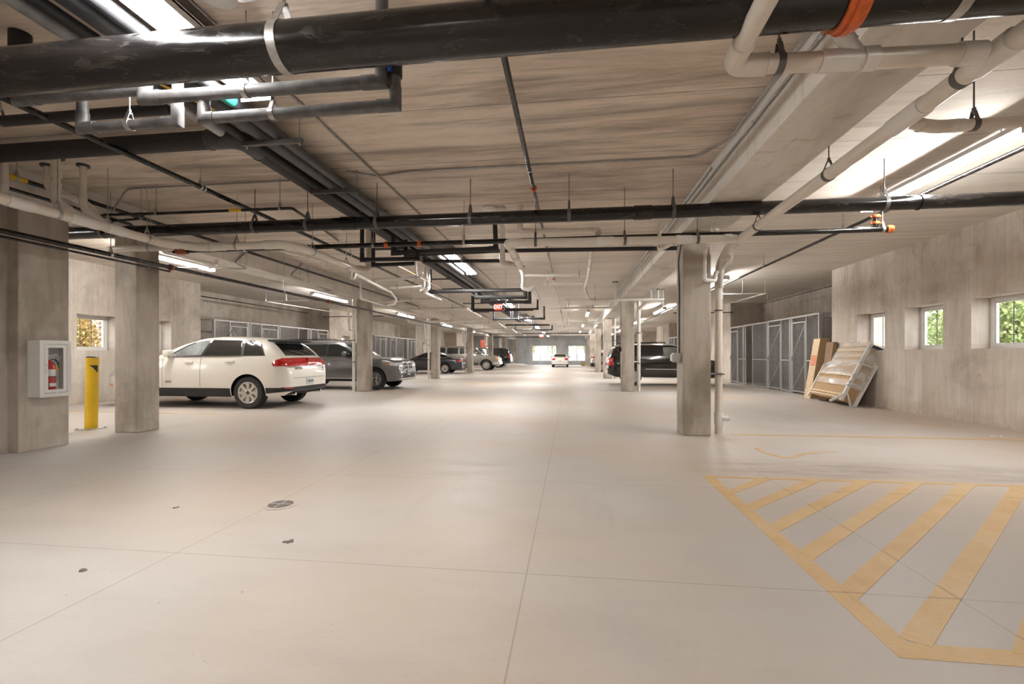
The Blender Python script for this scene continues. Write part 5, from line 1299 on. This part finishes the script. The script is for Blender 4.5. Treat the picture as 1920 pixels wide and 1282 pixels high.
def divider(x, xb, y, label, group):
    off = (x, y, 0); e = empty('locker_divider', off, label=label, cat='wire locker', group=group)
    sg = 1 if xb > x else -1; a, b = (x, xb) if sg > 0 else (xb, x)
    m = MB().box((a + .05, y, 0), (a + .09, y + .04, LH)).box((b - .09, y, 0), (b - .05, y + .04, LH)).box((a + .09, y, LH), (b - .09, y + .04, LH + .05))
    m.build('frame', 'locker', e, off, smooth=0)
    w = MB(); n = 26
    for i in range(1, n): xx = a + .09 + (b - a - .18) * i / n; w.box((xx - .004, y + .016, .05), (xx + .004, y + .022, LH))
    for i in range(1, 49): zz = .05 + (LH - .05) * i / 49; w.box((a + .09, y + .021, zz - .004), (b - .09, y + .027, zz + .004))
    w.build('mesh_panel', 'wire', e, off, smooth=0)
units = [(14.62, 16.0, 15.42, 16.25, False), (16.32, 18.2, 17.1, 18.12, False), (18.25, 20.6, 19.66, 20.38, True), (20.65, 22.25, 21.3, 22.15, False)]
units[0] = (14.62, 16.4, 15.40, 16.28, False)
units[1] = (16.45, 18.2, 17.12, 18.12, False)
for side, x, xb in (('right', 7.22, XRB), ('left', -12.22, XLB)):
    sg = 1 if xb > x else -1
    for ri, (ra, rb) in enumerate(RECESS[:2]):
        dy = ra - 14.0
        for k, (a, b, c, d, op) in enumerate(units):
            locker(x, sg, a + dy, b + dy, c + dy, d + dy,
                   'wire mesh locker front, %s recess of the %s wall, %s' % (ordn[ri], side, ['nearest in the row', 'second in the row', 'third with an open dark doorway', 'furthest in the row'][k]),
                   'wire lockers along the %s wall' % side, opened=op)
        for k, yy in enumerate((14.62, 16.42, 18.22, 20.62)):
            divider(x, xb, yy + dy, 'mesh divider running back to the wall in the %s recess of the %s wall, %s' % (ordn[ri], side, ordn[k]), 'locker dividers of the %s wall' % side)
MB().box((8.0, 15.3, 0), (8.5, 15.9, .9), .01).build('stored_box', 'carton_dark', off=(8.2, 15.6, 0), label='dark brown carton stored inside the nearest right wire locker', cat='box')
MB().box((8.05, 17.0, 0), (8.55, 17.5, .6), .01).build('stored_box', 'cardboard', off=(8.2, 17.2, 0), label='plain carton stored inside the second right wire locker', cat='box')

# ------------------------------------------------------------------ leaning pack and cartons
def lean_frame(p0, p1, yaw_pt=None):
    return Vector(p0), Vector(p1)
e = empty('furniture_crate', (6.60, 13.10, .0), label='shrink-wrapped cardboard and timber crate leaning against the right wall', cat='crate')
# local frame: u along the wall (towards the camera), w up the slope, n outwards
W_, H_, D_ = 1.95, 1.52, .34
lean = math.radians(25)
u = Vector((-.10, -1, 0)).normalized(); up = Vector((math.sin(lean), 0, math.cos(lean))); up = (up - u * up.dot(u)).normalized(); nn = u.cross(up) * 1.0
if nn.x > 0: nn = -nn
def L(a, b, c): return Vector((.02, 0, .16)) + u * a + up * b + nn * c
def slab(m, a0, a1, b0, b1, c0, c1):
    vs = [L(a, b, c) for c in (c0, c1) for b in (b0, b1) for a in (a0, a1)]
    m.add(vs, [(0, 2, 3, 1), (4, 5, 7, 6), (0, 1, 5, 4), (2, 6, 7, 3), (0, 4, 6, 2), (1, 3, 7, 5)])
h = W_ / 2
m = MB(); slab(m, -h + .04, h - .06, 0, H_ - .03, -.28, .02); m.build('cardboard_panel', 'cardboard', e, smooth=0)
m = MB()
for b in (.03, .10, .62, .95, 1.12, 1.28, 1.42): slab(m, -h + .05, h - .07, b, b + (.05 if b < .5 else .09), .02, .045)
m.build('timber_slat', 'timber', e, smooth=0)
def rail(fn, name='wrapped_rail'):
    m = MB(); fn(m); m.build(name, 'white', e, smooth=0)
rail(lambda m: slab(m, h - .07, h, -.02, H_, -.02, .05)); rail(lambda m: slab(m, h - .07, h, -.15, H_, -.34, -.27)); rail(lambda m: slab(m, -h, -h + .05, -.08, H_, 0, .05))
for b in (.42, .95, 1.43): rail(lambda m: slab(m, h - .05, h - .005, b, b + .05, -.27, -.02), 'cross_rail')
rail(lambda m: m.bar(L(h - .03, .18, .0), L(h - .05, -.14, .22), .05), 'foot_strut'); rail(lambda m: m.bar(L(h - .03, .20, -.02), L(h - .03, -.10, -.26), .035), 'foot_strut')
m = MB(); slab(m, h - .06, h + .01, 1.40, 1.47, -.25, -.03); m.build('grip_slot', 'black', e, smooth=0)
m = MB(); slab(m, -h, h, .62, 1.56, .05, .058); slab(m, -h, h, 1.545, 1.555, -.3, .05); slab(m, h, h + .006, .35, 1.5, -.3, .05); slab(m, -h, h, .36, .52, .05, .062); m.build('shrink_film', 'film', e, smooth=0)
e = empty('long_carton', (7.0, 14.55, 0), label='tall narrow carton with an orange-printed edge leaning behind the crate', cat='box', group='long cartons')
def leanbox(m, x0, x1, y0, y1, z1, lean):
    vs = []
    for z in (0, z1):
        for (a, b) in ((x0, y0), (x1, y0), (x1, y1), (x0, y1)): vs.append((a + z * lean, b, z))
    m.add(vs, [(3, 2, 1, 0), (4, 5, 6, 7), (0, 1, 5, 4), (1, 2, 6, 5), (2, 3, 7, 6), (3, 0, 4, 7)])
m = MB(); leanbox(m, -.22, .02, -.35, .02, 1.72, .16); m.build('carton_body', 'cardboard', e, smooth=0)
m = MB(); leanbox(m, -.225, -.22, -.34, .0, 1.70, .16); m.build('carton_face', 'timber', e, smooth=0)
m = MB()
for i in range(5): m.add([(-.232 + .16 * (.95 + i * .06), -.32, .95 + i * .06), (-.232 + .16 * (.95 + i * .06), -.05, .95 + i * .06), (-.232 + .16 * (.99 + i * .06), -.05, .99 + i * .06), (-.232 + .16 * (.99 + i * .06), -.32, .99 + i * .06)], [(0, 1, 2, 3)])
m.build('printed_stripes', 'orange', e, smooth=0)
e = empty('long_carton', (7.02, 13.9, 0), label='shorter brown carton with a yellow strip leaning behind the crate', cat='box', group='long cartons')
m = MB(); leanbox(m, -.10, .0, -.25, .10, 1.60, .12); m.build('carton_body', 'carton_dark', e, smooth=0)
m = MB(); leanbox(m, -.104, -.10, -.25, .10, 1.60, .12); m.build('carton_face', 'carton_dark', e, smooth=0)

# ------------------------------------------------------------------ bollard
e = empty('bollard', (-8.02, 6.87, 0), label='yellow steel bollard with black arrow mark bolted to the floor', cat='bollard')
tl = .022
m = MB().tube([(0, 0, .012), (tl * 1.2, 0, 1.20)], .088, 40); m.build('post', 'bollard', e, smooth=50)
MB().tube([(tl * 1.2, 0, 1.20), (tl * 1.22, 0, 1.222)], [.088, .07], 40).build('cap', 'black', e, smooth=60)
m = MB(); n = 12
vs = []
for i in range(n + 1):
    a = math.radians(-98 + i * 6.5 + 30); t = i / n; c = .0895
    z0, z1 = 1.035 + .0 - .075 * min(1, max(0, t - .0) * 1.1), 1.075
    vs += [(tl * z0 + c * math.cos(a), c * math.sin(a), z1 - .002 - (z1 - z0) * min(1, t * 1.25)), (tl * z1 + c * math.cos(a), c * math.sin(a), z1)]
m.add(vs, [(2 * i, 2 * i + 2, 2 * i + 3, 2 * i + 1) for i in range(n)]); m.build('reflector_mark', 'black', e, smooth=60)
MB().box((-.15, -.15, 0), (.15, .15, .012), .003).build('base_plate', 'galv', e)
for sx in (-1, 1):
    for sy in (-1, 1): MB().lathe([(0, .012), (.016, .012), (.016, .028), (0, .03)], 6, 'z', (sx * .125, sy * .125, 0)).build('bolt', 'galv', e)

# ------------------------------------------------------------------ extinguisher cabinet
X0, X1 = -6.96, -6.78; y0, y1, z0, z1 = 5.16, 5.53, .70, 1.435
off = (X0, y0, z0); e = empty('extinguisher_cabinet', off, label='white extinguisher cabinet with glass door on the left pier', cat='cabinet')
m = MB().box((X0, y0, z0), (X0 + .01, y1, z1)).box((X0 + .01, y0, z0), (X1, y0 + .012, z1)).box((X0 + .01, y1 - .012, z0), (X1, y1, z1)).box((X0 + .01, y0 + .012, z0), (X1, y1 - .012, z0 + .012)).box((X0 + .01, y0 + .012, z1 - .012), (X1, y1 - .012, z1))
m.build('cabinet_body', 'white', e, off, smooth=0)
def ring(m, x0, x1, a0, a1, b0, b1, w):
    m.box((x0, a0, b0), (x1, a1, b0 + w)).box((x0, a0, b1 - w), (x1, a1, b1)).box((x0, a0, b0 + w), (x1, a0 + w, b1 - w)).box((x0, a1 - w, b0 + w), (x1, a1, b1 - w))
m = MB(); ring(m, X1 - .003, X1 + .012, y0 - .004, y1 + .004, z0 - .004, z1 + .004, .05); m.build('front_trim', 'white', e, off, smooth=0)
m = MB(); ring(m, X1 - .002, X1 + .010, y0 + .051, y1 - .051, z0 + .051, z1 - .051, .042); d = m.build('door', 'white', e, off, smooth=0)
MB().box((X1 + .002, y0 + .093, z0 + .093), (X1 + .005, y1 - .093, z1 - .093)).build('door_pane', 'glass', d, off, smooth=0)
m = MB(); 
for zz in (1.02, 1.12): m.box((X1 + .010, y0 + .06, zz), (X1 + .03, y0 + .075, zz + .008))
m.box((X1 + .026, y0 + .06, 1.02), (X1 + .032, y0 + .075, 1.128)); m.build('door_pull', 'white', d, off, smooth=0)
e = empty('fire_extinguisher', (-6.865, 5.34, z0 + .012), label='red fire extinguisher standing inside the white cabinet', cat='fire extinguisher')
MB().lathe([(0, 0), (.058, 0), (.064, .01), (.064, .36), (.058, .40), (.035, .44), (.018, .455), (.018, .47), (0, .47)], 32).build('cylinder', 'red', e, smooth=50)
MB().lathe([(.0645, .255), (.0655, .255), (.0655, .345), (.0645, .345)], 32).build('instruction_label', 'label', e, smooth=50)
MB().lathe([(.0646, .246), (.0657, .246), (.0657, .254), (.0646, .254)], 32).build('black_line', 'black', e, smooth=50)
MB().box((.055, -.045, .12), (.066, .03, .165)).build('lower_label', 'label', e, smooth=0)
MB().box((.035, .035, .32), (.05, .075, .40), .003).build('inspection_tag', 'yellow_tag', e)
MB().tube([(0, 0, .46), (0, 0, .50)], .016, 12).bar((0, -.03, .52), (.02, .07, .545), .016, .008).bar((0, -.03, .50), (.01, .07, .49), .016, .008).build('lever', 'chrome', e)
MB().tube([(0, 0, .485), (.02, .05, .48), (.04, .075, .43), (.045, .07, .36)], .009, 10).build('hose', 'black', e)

# ------------------------------------------------------------------ floor things
e = empty('floor_drain', (-2.40, 3.60, 0), label='round cast floor drain in the open floor at the left', cat='drain cover')
MB().lathe([(0, .0), (.135, .0), (.14, .003), (.118, .005), (0, .004)], 40).build('rim', 'floor', e)
m = MB()
m.lathe([(0, .0045), (.098, .0045), (.098, .0065), (0, .0065)], 32); m.build('grate', 'cast', e)
m = MB(); m.box((-.095, -.007, .0065), (.095, .007, .009)).box((-.007, -.095, .0065), (.007, .095, .009)); m.build('cross_bar', 'ground', e, smooth=0)
rr = random.Random(3)
def bits(name, label, c, sx, sy, n, mat):
    m = MB()
    for i in range(n):
        x, y = c[0] + rr.gauss(0, sx), c[1] + rr.gauss(0, sy); a = rr.uniform(.008, .02)
        m.lathe([(0, 0), (a, 0), (a * .7, a * .35), (0, a * .45)], 7, 'z', (x, y, 0))
    m.build(name, mat, off=(c[0], c[1], 0), smooth=0, label=label, cat='debris')
bits('dirt_crumbs', 'dark clod of dirt on the floor in front of the floor drain', at(540, 1016, z=0), .014, .01, 9, 'cast')
bits('dirt_crumbs', 'small dark speck on the floor left of the dirt clod', at(158, 1069, z=0), .008, .006, 3, 'cast')
bits('dirt_crumbs', 'dark crumb on the floor left of the floor drain', at(329, 952, z=0), .012, .006, 3, 'cast')
bits('chalk_crumbs', 'white crumbs on the floor before the right bay wall', at(1866, 817, z=0), .04, .02, 5, 'label')
e = empty('tarp_heap', (-7.4, 54.6, 0), label='white tarpaulin heap lying on the floor far away before the end wall', cat='tarpaulin')
m = MB(); N1, N2 = 44, 10; vs = []
for i in range(N1 + 1):
    for j in range(N2 + 1):
        x = -2.2 + 4.6 * i / N1; y = -.6 + 1.2 * j / N2
        ed = math.sin(PI * i / N1) ** .4 * math.sin(PI * j / N2) ** .5
        z = .02 + ed * (.12 + .16 * abs(math.sin(x * 2.9 + y * 2)) * (.4 + .6 * abs(math.sin(x * 1.1 + .4))) + .05 * math.sin(x * 11 + y * 7))
        vs.append((x, y, max(.005, z)))
m.add(vs, [(i * (N2 + 1) + j, (i + 1) * (N2 + 1) + j, (i + 1) * (N2 + 1) + j + 1, i * (N2 + 1) + j + 1) for i in range(N1) for j in range(N2)])
m.build('tarp_sheet', 'tarp', e, smooth=60)
for k in range(3): MB().box((-1.9 + k * 1.1, -.7, 0), (-1.0 + k * 1.1, -.6, .06)).build('plank', 'timber', e, smooth=0)
e = empty('carton', (1.35, 53.0, 0), label='small brown carton at the foot of the far right column', cat='box')
MB().box((-.2, -.2, 0), (.25, .2, .5), .01).build('carton_body', 'cardboard', e)
MB().box((-.2, -.01, .5), (.25, .01, .503)).build('carton_tape', 'timber', e, smooth=0)
e = empty('hanging_banner', (-9.6, 50.5, 0), label='tall red and yellow panel standing far away behind the pewter SUV', cat='banner')
MB().box((-.3, -.03, 0), (.3, .03, 2.9)).build('panel', 'redbrown', e, smooth=0); MB().box((-.2, -.035, .5), (.15, -.03, 1.5)).build('lower_print', 'yellow_tag', e, smooth=0)

# ------------------------------------------------------------------ painted floor markings (real paint film)
QN = [0]
def quad(m, pts):
    QN[0] += 1; ZP = .0012 + .00012 * (QN[0] % 20)
    m.add([(x, y, ZP) for x, y in pts] + [(x, y, 0.0002) for x, y in pts], [(0, 1, 2, 3), (7, 6, 5, 4), (0, 4, 5, 1), (1, 5, 6, 2), (2, 6, 7, 3), (3, 7, 4, 0)])
m = MB()
xl, xr, yb, yt, w = 1.345, 9.0, 2.10, 4.95, .112
quad(m, [(xl, yb + .02), (xl + w, yb + .06), (xl + w, yt), (xl, yt)])
quad(m, [(xl, yb), (7.2, yb), (7.2, yb + w), (xl + .02, yb + w)])
quad(m, [(xl, yt - .01), (7.2, yt + .03), (7.2, yt + .10), (xl, yt + .06)])
for k in range(14):
    c0 = -3.09 + .455 * k; c1 = c0 + .155
    def clip(c):
        # line x = y + c + 0 ... runs at 45 degrees between the border lines
        ya, yb2 = max(yb + w * .8, xl + w * .8 - c), min(yt + .02, 7.2 - c)
        return (ya + c, ya), (yb2 + c, yb2)
    a0, a1 = clip(c0); b0, b1 = clip(c1)
    if a1[1] - a0[1] < .05 and b1[1] - b0[1] < .05: continue
    if k == 0: a0 = (xl + w, 4.53); 
    quad(m, [a0, b0, b1, a1])
m.build('hatched_marking', 'marking', off=(xl, yb, 0), smooth=0, label='yellow diagonal hatching painted on the floor at the lower right', cat='floor marking')
m = MB()
def stroke(pts, w):
    for a, b in zip(pts, pts[1:]):
        a = Vector(a); b = Vector(b); d = (b - a).normalized(); n2 = Vector((-d.y, d.x)) * w / 2
        quad(m, [tuple(a - n2), tuple(b - n2), tuple(b + n2), tuple(a + n2)])
g = lambda u, v: at(1340 + u / 3.31, 820 + v / 3.31, z=0)[:2]
stroke([g(262, 68), g(300, 90), g(372, 112), g(430, 128)], .07); stroke([g(400, 118), g(470, 126), g(545, 108)], .06); stroke([g(520, 105), g(640, 92), g(760, 90)], .05); stroke([g(560, 95), g(640, 104)], .04)
m.build('worn_symbol', 'marking', off=g(430, 110) + (0,), smooth=0, label='worn yellow painted wheelchair symbol beyond the hatching', cat='floor marking')
m = MB(); stroke([(2.5, 7.66), (7.2, 7.72)], .10); stroke([(7.0, 7.66), (2.6, 7.64)], .02)
m.build('bay_line', 'marking', off=(2.5, 7.66, 0), smooth=0, label='yellow parking bay line painted across the right bay', cat='floor marking')
m = MB(); stroke([(-11.9, 8.95), (-7.4, 8.95)], .10); m.build('bay_line', 'marking', off=(-11.9, 8.95, 0), smooth=0, label='yellow parking bay line under the white SUV', cat='floor marking')
